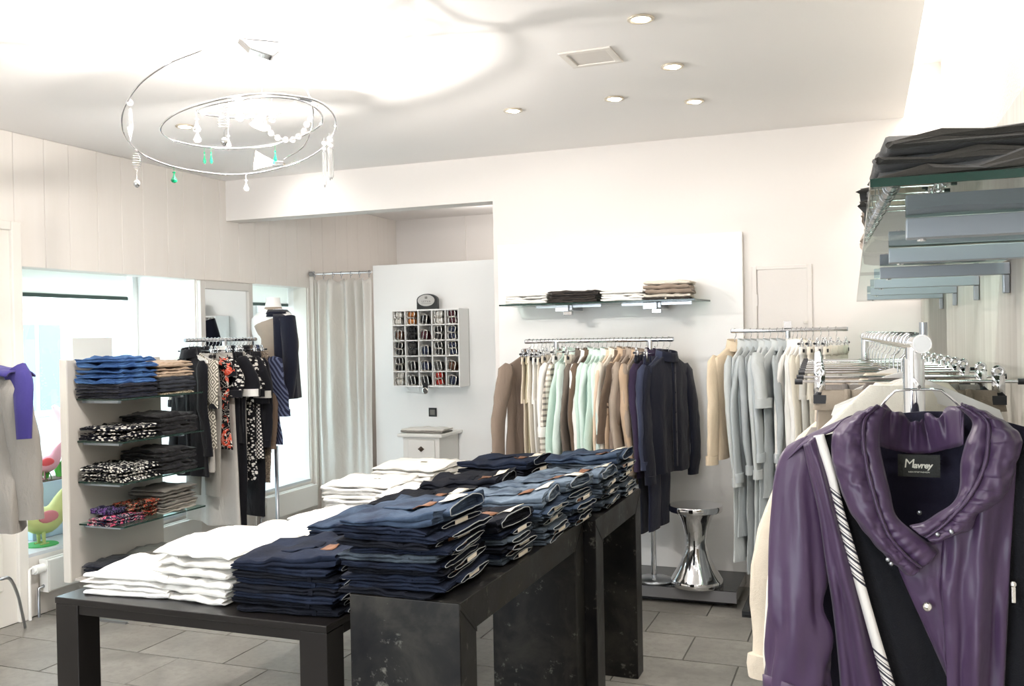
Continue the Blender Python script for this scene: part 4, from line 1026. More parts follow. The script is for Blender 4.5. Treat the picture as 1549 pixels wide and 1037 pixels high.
cloth_pile(5, 'folded_sweater', 'folded black sweater', 'on the second glass shelf, far end', 'sweater', 'black knits on the second glass shelf', sxm, yb_, LSH[1] + E1, .30, .30, .024, [M_BLK], RZ, 2, .008, 26, .02)
cloth_pile(5, 'folded_blouse', 'folded black blouse with white dots', 'on the third glass shelf, near end', 'blouse', 'dotted blouses on the third glass shelf', sxm, ya_, LSH[2] + E1, .29, .29, .018, [P_DOT], RZ, 2, .007, 27, .03)
cloth_pile(6, 'folded_sweater', 'folded black sweater', 'on the third glass shelf, far end', 'sweater', 'black knits on the third glass shelf', sxm, yb_, LSH[2] + E1, .30, .30, .024, [M_BLK], RZ, 2, .008, 28, .02)
z = cloth_pile(3, 'folded_blouse', 'pink and navy print blouse', 'on the lowest glass shelf', 'blouse', 'pink print blouses', sxm + .02, ya_ - .06, LSH[3] + E1, .26, .16, .018, [P_PINK], RZ, 2, .007, 29, .02)
cloth_pile(1, 'folded_blouse', 'folded purple and navy print blouse', 'on top of the pink print ones, lowest glass shelf', 'blouse', None, sxm + .0, ya_ - .04, z, .22, .15, .030, [P_PUR], RZ, 2, .010, 30)
cloth_pile(5, 'folded_blouse', 'orange and black print blouse', 'beside pink ones, lowest glass shelf', 'blouse', 'orange print blouses', sxm + .02, ya_ + .095, LSH[3] + E1, .26, .13, .019, [P_OR], RZ, 2, .008, 31, .02)
z = cloth_pile(3, 'folded_trousers', 'light grey trousers', 'under darker grey ones, lowest glass shelf', 'trousers', 'light grey trousers on the lowest glass shelf', sxm, yb_ + .03, LSH[3] + E1, .29, .25, .014, [M_LGR], RZ, 2, .005, 32)
cloth_pile(5, 'folded_trousers', 'folded grey flannel trousers', 'on the lowest glass shelf, far end', 'trousers', 'grey trousers on the lowest glass shelf', sxm, yb_ + .03, z, .29, .25, .020, [M_GRK], RZ, 2, .005, 33, .02)
cloth_pile(3, 'folded_jeans', 'folded dark navy jeans', 'on the bottom ledge of the shelf unit', 'jeans', 'navy jeans on the bottom ledge', sxm, ya_ + .02, .24 + E1, .30, .30, .026, [M_NAVY], RZ, 2, .006, 34, .02)
cloth_pile(3, 'folded_sweater', 'folded grey sweater', 'on the bottom ledge of the shelf unit', 'sweater', 'grey knits on the bottom ledge', sxm, yb_ + .02, .24 + E1, .30, .28, .026, [M_MGR], RZ, 2, .008, 35, .02)
# charcoal knitwear on the near glass shelf of the right wall
M_CKN = mat_cloth('charcoal_knit', '35332f', vary=.2, wr=.2)
xs_ = (xg(yA + .25) + .01 + RX(.285, yA + .25)) / 2
zt = cloth_pile(3, 'folded_sweater', 'folded charcoal sweater', 'on the near glass shelf, front pile, right wall', 'sweater', 'front charcoal sweaters', .170, yA + .17, GZ + .010 + E1, .30, .31, .0165, [M_CKN], -RZ + .05, 2, .010, 41, .0, tmul=[.9, .9, 1.25], jit=.006)
cloth_pile(3, 'folded_sweater', 'folded dark charcoal sweater', 'behind the front pile on the near glass shelf', 'sweater', 'rear charcoal sweaters', .152, yA + .55, GZ + .010 + E1, .30, .31, .017, [M_CKN], -.03, 2, .009, 42, .0, jit=.004)
cloth_pile(3, 'folded_sweater', 'folded dusky beige sweater', 'in the third pile on the near glass shelf', 'sweater', 'beige sweaters on the near glass shelf', .150, yA + .98, GZ + .010 + E1, .29, .32, .022, [M_TAUP], .02, 2, .008, 43, .0, jit=.004)
cloth_pile(3, 'folded_sweater', 'folded black sweater', 'in the last pile on the near glass shelf', 'sweater', 'black sweaters on the near glass shelf', .148, yA + 1.38, GZ + .010 + E1, .29, .32, .024, [M_BLK], .0, 2, .008, 44, .0, jit=.004)
# ------------------------------------------------------------------ hanging clothes
GM = {}
def body_rows(w_sh, w_hem, L, th, slope, neck, fold, sd, nt=20, n=44, k1=3.0, th_hem=None):
    rows = []
    th_hem = th if th_hem is None else th_hem
    for j in range(nt + 1):
        if j == 0: z, hw, hd = .006, neck, .018
        elif j == 1: z, hw, hd = -slope * .48, lerp(neck, w_sh, .55), th * .6
        elif j == 2: z, hw, hd = -slope * .85, w_sh * .97, th * .8
        else:
            t = (j - 2) / (nt - 2); z = -slope * .85 - (L - slope * .85) * t; hw = lerp(w_sh, w_hem, t ** .8) * (1 - .05 * sin(pi * t)); hd = lerp(th, th_hem, t)
        t = max(0, -z / L); r = []
        for q in range(n):
            a = 2 * pi * q / n; c, s = cos(a), sin(a)
            x = hw * c; y = hd * (abs(s) ** .7) * (1 if s > 0 else -1)
            y += fold * t * sin(k1 * x / max(w_sh, .01) * 2 + sd) + fold * .8 * t * nz(x * 9, t * 3, sd) + .006 * nz(x * 14, z * 10, sd + (s > 0) * 5) + .35 * hd * nz(x * 7 + z * 3, z * 5 - x * 2, sd + 9) * min(1, t * 5)
            y += .55 * fold * min(1, t * 2.2) * (1 - 2 * abs(sin(7 * x / max(w_sh, .01) + sd * 2 + .8 * nz(z * 3, sd)))) * (1 if s > 0 else -1) * abs(s)
            x += .008 * nz(z * 5, s, sd)
            r.append((x, y, z + .012 * nz(x * 5, sd) * t))
        rows.append(r)
    return rows
def garment_meshes(kind, key, **k):
    """list of (part name, mesh builder) in local space: x across the shoulders, y through the thickness, z=0 at the shoulders"""
    if key in GM: return GM[key]
    sd = (sum(ord(c) * (i + 7) for i, c in enumerate(str(key))) % 991) * .61
    P = []
    if kind in ('shirt', 'jacket', 'tee', 'dress', 'cardigan', 'tank'):
        w = k.get('w', .205); L = k.get('L', .68); th = k.get('th', .030)
        wh = k.get('hem', w * (1.05 if kind != 'dress' else 1.2)); fold = k.get('fold', .012)
        mb = MB(); rows = body_rows(w, wh, L, th, k.get('slope', .065), k.get('neck', .065), fold, sd, th_hem=k.get('th_hem', th * .8))
        mb.quadgrid(rows, closed_u=True); mb.ngon(rows[0], flip=True); mb.ngon(rows[-1]); P.append(('body', mb, 0))
        if kind != 'tank':
            SL = k.get('sl', .58 if kind != 'tee' else .20); r0 = k.get('r0', .060 if kind != 'tee' else .075); r1 = k.get('r1', .046 if kind != 'tee' else .075)
            so = k.get('so', .05 if kind != 'tee' else .07)
            for s in (-1, 1):
                pts, rr = [], []
                N = 14
                for i in range(N + 1):
                    t = i / N
                    x = s * (w * .86 + so * sin(min(t * 1.4, 1) * pi / 2) + k.get('bend', 0) * t * t); y = .020 * sin(t * 3 + sd + s) + .012 * nz(t * 3, sd, s)
                    pts.append((x, y, -k.get('slope', .065) + .02 - SL * t)); rr.append(lerp(r0, r1, t ** .7) * (1 + .10 * nz(t * 9, sd, s * 3)) * (.5 if i == 0 else 1))
                if i == 0: pts[0] = (s * w * .80, y, -k.get('slope', .065) + .034)
                sm = MB(); sm.tube(pts, rr, 14, flat=k.get('sflat', .42), up=(1, 0, 0))
                for q, v in enumerate(sm.v):
                    c = pts[min(q // 14, N)]; kk = 1 + (.15 * nz(v[0] * 16 + v[2] * 5, v[2] * 13, sd + v[1] * 20) + .13 * sin(3 * 2 * pi * (q % 14) / 14 + v[2] * 5 + sd)) * (q // 14 > 0)
                    sm.v[q] = (c[0] + (v[0] - c[0]) * kk, c[1] + (v[1] - c[1]) * kk, v[2])
                P.append(('sleeve', sm, 0))
                cf = MB(); e = Vector(pts[-1])
                if k.get('roll'): cf.tube([e + Vector((0, 0, .055)), e + Vector((0, 0, .03)), e + Vector((0, 0, -.004))], [rr[-1] * 1.22, rr[-1] * 1.3, rr[-1] * 1.2], 12, flat=.5, up=(1, 0, 0))
                else: cf.tube([e + Vector((0, 0, .045)), e + Vector((0, 0, -.003))], [rr[-1] * 1.06, rr[-1] * 1.08], 12, flat=.46, up=(1, 0, 0))
                P.append(('cuff', cf, 1))
        if kind != 'tank' and not k.get('nocol'):
            cm = MB(); rws = []
            for (dz, f, o) in ((-.018, 1.12, 0), (.012, 1.0, 0), (.036, .92, 0), (.036, .86, 0), (.0, .9, 0)):
                rws.append([(.068 * f * cos(2 * pi * q / 20), .040 * f * sin(2 * pi * q / 20) - .004, dz + .010 * sin(2 * pi * q / 20)) for q in range(20)])
            cm.quadgrid(rws, closed_u=True); P.append(('collar', cm, 1))
        if kind in ('shirt', 'jacket', 'cardigan'):
            pm = MB(); rr_ = []
            for j in range(12):
                t = j / 11; z = -.03 - (L - .06) * t; yb_ = -lerp(th, k.get('th_hem', th * .8), t) - .006 - fold * t * .9
                rr_.append([(-.016, yb_, z), (.016, yb_, z), (.016, yb_ + .012, z), (-.016, yb_ + .012, z)])
            pm.quadgrid(rr_, closed_u=True); pm.ngon(rr_[0]); pm.ngon(rr_[-1]); P.append(('placket', pm, 1))
            for j in range(5):
                t = .1 + j * .19; z = -.03 - (L - .06) * t; yb_ = -lerp(th, k.get('th_hem', th * .8), t) - .009 - fold * t * .9
                bm = MB(); bm.ball((0, yb_, z), .0055, .003, .0055, 8, 5); P.append(('button', bm, 2))
    elif kind == 'trousers':
        w = k.get('w', .19); L = k.get('L', 1.02); th = k.get('th', .022); sp = k.get('fold2', 0)
        mb = MB(); rows = []
        for j in range(8):
            t = j / 7; z = -.035 - .24 * t; hw = w * lerp(.94, 1.04, t); r = []
            for q in range(24):
                a = 2 * pi * q / 24; x = hw * cos(a); y = th * (abs(sin(a)) ** .6) * (1 if sin(a) > 0 else -1) * lerp(.8, 1.1, t) + .005 * nz(x * 12, z * 8, sd)
                r.append((x, y, z))
            rows.append(r)
        mb.quadgrid(rows, closed_u=True); mb.ngon(rows[0], flip=True); mb.ngon(rows[-1]); P.append(('seat', mb, 0))
        wb = MB(); rws = []
        for (dz, f) in ((-.042, 1.0), (0, .965), (0, .93), (-.03, .93)):
            rws.append([(w * f * cos(2 * pi * q / 24), (th * .95 if f > .94 else th * .7) * (abs(sin(2 * pi * q / 24)) ** .6) * (1 if sin(2 * pi * q / 24) > 0 else -1), dz) for q in range(24)])
        wb.quadgrid(rws, closed_u=True); P.append(('waistband', wb, 1))
        for x in (-.62, -.2, .25, .62):
            bl = MB().box(w * x - .006, w * x + .006, -th * 1.12 - .002, -th * .6, -.05, .003); P.append(('belt_loop', bl, 1))
        for s in (-1, 1):
            pts, rr = [], []
            for i in range(15):
                t = i / 14; pts.append((s * w * lerp(.50, k.get('leg_in', .46), t), s * .010 + .014 * nz(t * 2.5, sd, s), -.25 - (L - .25) * t)); rr.append(w * lerp(.53, k.get('leg', .42), t) * (1 + .04 * nz(t * 6, sd, s + 4)))
            lm = MB(); lm.tube(pts, rr, 14, flat=k.get('lflat', .22), up=(1, 0, 0)); P.append(('leg', lm, 0))
            if k.get('turnup'):
                e = Vector(pts[-1]); cm = MB(); cm.tube([e + Vector((0, 0, .06)), e + Vector((0, 0, -.004))], [rr[-1] * 1.06, rr[-1] * 1.09], 14, flat=.28, up=(1, 0, 0)); P.append(('turn_up', cm, 1))
    elif kind == 'skirt':
        w = k.get('w', .17); L = k.get('L', .7); mb = MB(); rows = []
        for j in range(17):
            t = j / 16; hw = lerp(w, k.get('hem', .26), t ** 1.1); r = []
            for q in range(32):
                a = 2 * pi * q / 32; x = hw * cos(a); y = .022 * sin(a) * (1 + t) + .022 * t * sin(6 * x / hw + sd) + .004 * nz(x * 12, t * 5, sd)
                r.append((x, y, -.03 - (L - .03) * t + .008 * t * sin(3 * cos(a) + sd)))
            rows.append(r)
        mb.quadgrid(rows, closed_u=True); mb.ngon(rows[0], flip=True); mb.ngon(rows[-1]); P.append(('skirt_body', mb, 0))
        wb = MB(); rws = []
        for (dz, f) in ((-.036, 1.03), (0, 1.0), (0, .95), (-.02, .95)):
            rws.append([(w * f * cos(2 * pi * q / 24), .021 * f * sin(2 * pi * q / 24), dz) for q in range(24)])
        wb.quadgrid(rws, closed_u=True); P.append(('waistband', wb, 1))
    GM[key] = P; return P
def garment(name, label, cat, kind, loc, rz, mat, mat2=None, group=None, key=None, mat3=None, tilt=0, mesh_cache={}, **k):
    key = key or '%s_%s' % (kind, '_'.join('%s%s' % i for i in sorted(k.items())))
    t = thing(name, label, cat, loc, rz, group); t.rotation_euler = (tilt, 0, rz)
    for i, (pn, mb, mi) in enumerate(garment_meshes(kind, key, **k)):
        m = [mat, mat2 or mat, mat3 or mat][mi]
        ck = (key, i, m.name)
        if ck not in mesh_cache: mesh_cache[ck] = mb.mesh(pn, m, True)
        use(mesh_cache[ck], pn, t)
    return t
HM = {}
def hook_pts(zr, r, face=1):
    """question-mark hook over a rail of radius r whose axis is zr above z=0"""
    pts = [(0, 0, 0), (0, 0, zr * .45), (.012 * face, 0, zr * .62)]
    R = r + .003
    for q in range(0, 9):
        a = radians(-35 + q * 27); pts.append((R * cos(a) * face, 0, zr + R * sin(a)))
    return pts
def hanger(loc, rz, rail_dir, zr, r, style, label, group, w=.20, mesh=HM):
    """loc at the shoulder/clip point under the rail; rail along rail_dir ('x' or 'y' in world)"""
    t = thing('hanger', label, 'hanger', loc, rz, group)
    key = (style, round(zr, 3), round(r, 4), round(w, 3))
    if key not in mesh:
        L = []
        L.append(('hook', MB().tube(spline(hook_pts(zr, r), 26), .0016 if style != 'wood' else .0022, 6).mesh('hook', M_WIRE, True)))
        if style == 'clip':
            L.append(('bar', MB().tube([(-w, 0, 0), (w, 0, 0)], .0032, 8).mesh('bar', M_CHROME, True)))
            for s in (-1, 1):
                L.append(('tip', MB().tube([(s * w, 0, 0), (s * (w + .016), 0, 0)], .0062, 10).mesh('tip', M_BLACKP, True)))
                cm = MB().box(s * w * .83 - .011, s * w * .83 + .011, -.010, -.005, -.030, .012).box(s * w * .83 - .011, s * w * .83 + .011, .005, .010, -.030, .012)
                cm.tube([(s * w * .83 + .0085 * cos(2 * pi * q / 14), 0, .020 + .0085 * sin(2 * pi * q / 14)) for q in range(14)], .0045, 8, closed=True)
                L.append(('clip', cm.mesh('clip', M_CHROME, True)))
                L.append(('clip_pad', MB().box(s * w * .83 - .013, s * w * .83 + .013, -.0125, .0125, -.046, -.028).mesh('clip_pad', M_BLACKP)))
        elif style == 'wire':
            L.append(('shoulders', MB().tube([(-w, 0, -.085), (-.02, 0, -.012), (0, 0, 0), (.02, 0, -.012), (w, 0, -.085), (0, 0, -.09)], .0018, 6, closed=True).mesh('shoulders', M_WIRE, True)))
        else:
            pr = [(-w, -.075), (-w * .95, -.055), (-.03, -.004), (0, .004), (.03, -.004), (w * .95, -.055), (w, -.075), (w * .9, -.078), (.0, -.03), (-w * .9, -.078)]
            L.append(('shoulders', MB().prism(pr, -.006, .006, 'y').mesh('shoulders', M_PLAST)))
        mesh[key] = L
    for pn, me in mesh[key]: use(me, pn, t)
    return t
C = {n: mat_cloth('cloth_' + n.replace(' ', '_'), h) for n, h in {
    'taupe': '8b7b6e', 'beige': 'd9ccb8', 'olive': 'b3a98c', 'cream': 'ebe3d4', 'ecru': 'ddd2c0', 'white': 'f3f1ec', 'mint': 'cfe6da', 'pale mint': 'dff0e8', 'grey brown': '6f655c',
    'peach': 'e3cbb2', 'sand': 'c2a98f', 'brown': '6b5a4c', 'stone': 'a8998a', 'navy': '22263c', 'midnight': '1a1d2c', 'plum': '352a42', 'black': '15151b', 'slate blue': '3a4056',
    'tan': 'ecd9bd', 'pale blue': 'd0d5d5', 'light blue': 'c3cacc', 'grey blue': 'b4babc', 'khaki': '8f8374', 'grey': '9a968f', 'light grey': 'bcb8b1', 'dark grey': '55524f', 'mouse': '77706a', 'ivory': 'e6dfd0'}.items()}
P_CHECK = mat_pattern('print_check', 'check', 'e6e0d6', '6f6a66', 'b5aca0', 30)
# --- back rail
RZR = 1.512; ZS = 1.425
def col(n): return C[n]
back = [('trench_jacket', 'taupe', 'jacket', 'jacket', dict(L=.60, sl=.56, w=.20, so=.10)), ('trousers', 'beige', 'trousers', 'trousers', dict(L=.95)), ('trousers', 'olive', 'trousers', 'trousers', dict(L=.98)),
        ('trousers', 'cream', 'trousers', 'trousers', dict(L=1.0)), ('trousers', 'white', 'trousers', 'trousers', dict(L=1.0)), ('trousers', 'cream', 'trousers', 'trousers', dict(L=1.03)), ('trousers', 'ecru', 'trousers', 'trousers', dict(L=.95)),
        ('shirt', 'white', 'shirt', 'shirt', dict(L=.62, sl=.42, roll=1)), ('shirt', 'check', 'shirt', 'shirt', dict(L=.72)), ('trousers', 'white', 'trousers', 'trousers', dict(L=1.0)),
        ('shirt', 'mint', 'shirt', 'shirt', dict(L=.70, sl=.56)), ('shirt', 'pale mint', 'shirt', 'shirt', dict(L=.72, sl=.6)), ('trousers', 'cream', 'trousers', 'trousers', dict(L=.98)),
        ('cardigan', 'grey brown', 'cardigan', 'cardigan', dict(L=.64)), ('shirt', 'white', 'shirt', 'shirt', dict(L=.74, sl=.62)), ('sweater', 'brown', 'sweater', 'tee', dict(L=.60, sl=.58, r0=.07, r1=.05, so=.05)),
        ('shirt', 'mint', 'shirt', 'shirt', dict(L=.70, sl=.62)), ('shirt', 'pale mint', 'shirt', 'shirt', dict(L=.70, sl=.62)), ('shirt', 'mint', 'shirt', 'shirt', dict(L=.72, sl=.6)), ('shirt', 'pale mint', 'shirt', 'shirt', dict(L=.72, sl=.63)),
        ('cardigan', 'peach', 'cardigan', 'cardigan', dict(L=.66, sl=.6)), ('cardigan', 'cream', 'cardigan', 'cardigan', dict(L=.64, sl=.6)), ('sweater', 'brown', 'sweater', 'tee', dict(L=.58, sl=.44, r0=.075, r1=.06)),
        ('cardigan', 'sand', 'cardigan', 'cardigan', dict(L=.66, sl=.6)), ('cardigan', 'taupe', 'cardigan', 'cardigan', dict(L=.66, sl=.5)), ('sweater', 'stone', 'sweater', 'tee', dict(L=.64, sl=.6, r0=.07, r1=.05)),
        ('cardigan', 'sand', 'cardigan', 'cardigan', dict(L=.72, sl=.60)), ('cardigan', 'stone', 'cardigan', 'cardigan', dict(L=.74, sl=.62))]
N = len(back)
x0, x1 = -1.925, -1.235
for i, (nm, colr, cat, kind, kw) in enumerate(back):
    x = lerp(x0, x1, i / (N - 1)); rz = RZ - .10 + rnd.uniform(-.06, .06)
    if i == 0: rz = RZ - .50
    m = P_CHECK if colr == 'check' else col(colr)
    zz = ZS + rnd.uniform(-.008, .008)
    kw = dict(kw); kw['th'] = kw.get('th', .013 if kind != 'trousers' else .012)
    if kind != 'trousers': kw['fold'] = .008
    else: kw['lflat'] = .13
    lab = '%s %s, %s garment from the left on the back rail' % ({'check': 'checked'}.get(colr, colr), nm.replace('_', ' '), NTH[i])
    garment(nm, lab, cat, kind, (x, YBR, zz), rz, m, None, 'pastel clothes on the back rail', **kw)
    if kind == 'trousers': hanger((x, YBR, zz + .018), rz, 'x', RZR - zz - .018, .0125, 'clip', 'chrome clip hanger holding the %s garment from the left, back rail' % NTH[i], 'clip hangers on the back rail', w=.19)
    else: hanger((x, YBR, zz + .012), rz, 'x', RZR - zz - .012, .0125, 'wire', 'thin wire hanger of the %s garment from the left, back rail' % NTH[i], 'wire hangers on the back rail', w=.19)
navy = [('trousers', 'midnight', 'trousers', 'trousers', dict(L=1.02), RZ - .12, -1.20), ('blouse', 'plum', 'blouse', 'shirt', dict(L=.70, sl=.60), RZ - .25, -1.165), ('trousers', 'navy', 'trousers', 'trousers', dict(L=1.00), RZ - .2, -1.135),
        ('shirt', 'slate blue', 'shirt', 'shirt', dict(L=.64, sl=.58, so=.07), RZ - .30, -1.10), ('jacket', 'midnight', 'jacket', 'jacket', dict(L=.66, sl=.66, so=.06, w=.205, th=.03), RZ - .38, -1.065)]
for i, (nm, colr, cat, kind, kw, rz, x) in enumerate(navy):
    kw = dict(kw); kw.setdefault('th', .014)
    if kind == 'trousers': kw['lflat'] = .14
    lab = ['midnight blue trousers hanging right of the stone cardigan, back rail', 'dark plum blouse between the navy trousers on the back rail', 'long navy trousers hanging under the slate blue shirt, back rail',
           'slate blue long-sleeved shirt beside the rightmost jacket, back rail', 'midnight blue jacket at the right end of the back rail'][i]
    zz = ZS - .004 * i
    garment(nm, lab, cat, kind, (x, YBR, zz), rz, col(colr), None, 'navy clothes on the back rail', **kw)
    hanger((x, YBR, zz + .015), rz, 'x', RZR - zz - .015, .0125, 'clip' if kind == 'trousers' else 'wire', 'hanger holding the %s %s near the right end of the back rail' % (colr, nm), 'hangers at the right end of the back rail', w=.19)
# --- rail by the wall hatch
ZR2 = 1.553; ZS2 = 1.465
fr2 = [('jacket', 'tan', 'jacket', 'jacket', dict(L=.50, sl=.52, so=.08, w=.20, th=.03), RZ - .45, .0), ('shirt', 'pale blue', 'shirt', 'shirt', dict(L=.95, sl=.62), RZ - .2, .09), ('shirt', 'light blue', 'shirt', 'shirt', dict(L=.84, sl=.6), RZ - .2, .15),
       ('shirt_dress', 'grey blue', 'dress', 'dress', dict(L=1.0, sl=.56, hem=.22), RZ - .2, .21), ('shirt', 'pale blue', 'shirt', 'shirt', dict(L=1.0, sl=.58), RZ - .15, .27), ('shirt', 'light blue', 'shirt', 'shirt', dict(L=.86, sl=.5), RZ - .25, .33),
       ('short_sleeved_shirt', 'pale blue', 'shirt', 'tee', dict(L=.66, sl=.24, r0=.08), RZ - .3, .40), ('shirt', 'grey blue', 'shirt', 'shirt', dict(L=.92, sl=.5), RZ - .1, .45), ('shirt', 'white', 'shirt', 'shirt', dict(L=.75, sl=.6), RZ - .22, .54),
       ('blouse', 'white', 'blouse', 'shirt', dict(L=.8, sl=.6), RZ - .2, .58), ('shirt', 'white', 'shirt', 'shirt', dict(L=.82, sl=.6), RZ - .2, .62), ('blouse', 'ivory', 'blouse', 'shirt', dict(L=.85, sl=.6), RZ - .2, .66),
       ('trousers', 'white', 'trousers', 'trousers', dict(L=1.0), RZ - .3, .72), ('trousers', 'cream', 'trousers', 'trousers', dict(L=1.0), RZ - .3, .79), ('trousers', 'white', 'trousers', 'trousers', dict(L=1.0), RZ - .3, .86), ('trousers', 'ivory', 'trousers', 'trousers', dict(L=1.0), RZ - .3, .93)]
for i, (nm, colr, cat, kind, kw, rz, u) in enumerate(fr2):
    x = lerp(RA[0] + .012, RB[0] - .012, u); kw = dict(kw); kw.setdefault('th', .018)
    if kind != 'trousers':
        kw['L'] *= 1.2; kw['sl'] *= 1.1; kw.setdefault('r0', .052); kw.setdefault('sflat', .34)
    if kind == 'trousers': kw['lflat'] = .14
    elif i: kw.setdefault('fold', .014)
    lab = '%s %s, %s garment from the left on the hatch rail' % (colr, nm.replace('_', ' '), NTH[i])
    garment(nm, lab, cat, kind, (x, YR, ZS2), rz, col(colr), None, 'clothes on the rail by the wall hatch', **kw)
    hanger((x, YR, ZS2 + .015), rz, 'x', ZR2 - ZS2 - .015, .011, 'clip' if kind == 'trousers' else 'wire', '%s hanger holding the %s garment from the left, hatch rail' % ('clip' if kind == 'trousers' else 'wire', NTH[i]), 'hangers on the rail by the wall hatch', w=.19)
# --- dark rail by the window
P_DIA = mat_pattern('print_grey_diamonds', 'diamond', '6f6a5f', 'd9d3c5', scale=14); P_POLKA = mat_pattern('print_polka', 'dots', '141319', 'ece8e2', scale=55)
P_ROSE = mat_pattern('print_roses', 'rose', '121116', 'd8563f', 'e5dccf', 15); P_FLOW = mat_pattern('print_white_flowers', 'leaf', '100f14', 'e3dfd8', scale=38); P_CHEV = mat_pattern('print_chevron', 'chevron', '23263a', '596079', scale=24)
P_SEQ = mat_pattern('print_taupe_sequin', 'leaf', '6b5f54', 'a89a88', scale=120)
ZR3 = 1.56; ZS3 = 1.475
lrk = [('jacket', 'plain black knitted jacket nearest the shelf unit', 'jacket', 'cardigan', dict(L=.78, w=.155, sl=.6, so=.02, r0=.05, r1=.04), 'black', None), ('tunic', 'black tunic with dotted and diamond print front', 'tunic', 'dress', dict(L=.60, w=.195, sl=.3, r1=.04, r0=.06, so=.03, hem=.20), 'P_DIA', C['black']), ('skirt', 'light grey straight skirt', 'skirt', 'skirt', dict(L=.76, w=.16, hem=.18), 'light grey', None),
       ('trousers', 'grey cropped trousers', 'trousers', 'trousers', dict(L=.92, w=.18), 'grey', None), ('rose_dress', 'black dress printed with orange roses', 'dress', 'dress', dict(L=.62, w=.235, sl=.10, r1=.06, so=.02, hem=.27), 'P_ROSE', C['black']), ('blouse', 'black blouse with small white flowers', 'blouse', 'tee', dict(L=.60, sl=.24, w=.17), 'P_FLOW', C['black']),
       ('long_skirt', 'long flared pale grey skirt', 'skirt', 'skirt', dict(L=1.12, w=.16, hem=.25), 'light grey', None),
       ('trousers', 'long black trousers', 'trousers', 'trousers', dict(L=1.1), 'black', None), ('tee', 'black T-shirt with white sleeve edging', 'T-shirt', 'tee', dict(L=.6, sl=.24), 'black', C['white']),
       ('trousers', 'full-length black evening trousers', 'trousers', 'trousers', dict(L=1.14), 'black', None), ('skirt', 'grey wool pencil skirt', 'skirt', 'skirt', dict(L=.86, w=.18, hem=.20), 'grey', None), ('flower_dress', 'black dress with white flower print', 'dress', 'dress', dict(L=.86, w=.20, sl=.25, r1=.07), 'P_FLOW', C['black']),
       ('tee', 'second black T-shirt with pale sleeve edging', 'T-shirt', 'tee', dict(L=.6, sl=.26), 'black', C['light grey']), ('polka_dress', 'black dress with white polka dots', 'dress', 'dress', dict(L=.72, w=.20, sl=.3, r1=.07), 'P_POLKA', C['black']),
       ('trousers', 'wide black trousers', 'trousers', 'trousers', dict(L=1.12, leg=.5), 'black', None), ('cardigan', 'long black cardigan', 'cardigan', 'cardigan', dict(L=.86, sl=.6), 'black', None), ('trousers', 'taupe sequin trousers', 'trousers', 'trousers', dict(L=.9), 'P_SEQ', None),
       ('cardigan', 'brown cardigan', 'cardigan', 'cardigan', dict(L=.70, sl=.62), 'brown', None), ('poncho', 'navy poncho with zigzag stripes', 'poncho', 'dress', dict(L=.64, w=.23, hem=.30, sl=.4, r0=.09, r1=.09), 'P_CHEV', None)]
for i, (nm, lab, cat, kind, kw, colr, m2) in enumerate(lrk):
    y = lerp(LRa.y + .03, LRb.y - .03, i / (len(lrk) - 1)); kw = dict(kw); kw.setdefault('th', .017)
    if kind in ('trousers',): kw['lflat'] = .2
    elif kind != 'skirt': kw['fold'] = .008
    m = globals()[colr] if colr.startswith('P_') else C[colr]
    rz = -.20 + rnd.uniform(-.08, .08)
    if kind in ('trousers', 'skirt') and i > 3: kw['w'] = .215 if kind == 'trousers' else .19
    if kind == 'trousers' and i > 3: kw.setdefault('leg', .50)
    garment(nm, lab + ', on the dark rail by the window', cat, kind, (LRX, y, ZS3), rz, m, m2, 'dark clothes on the window rail', **kw)
    st_ = 'clip' if kind in ('trousers', 'skirt') else 'wood'
    hanger((LRX, y, ZS3 + .015), rz - 0, 'y', ZR3 - ZS3 - .015, .012, st_, 'hanger holding the %s on the dark rail' % lab, 'hangers on the dark rail', w=.18)
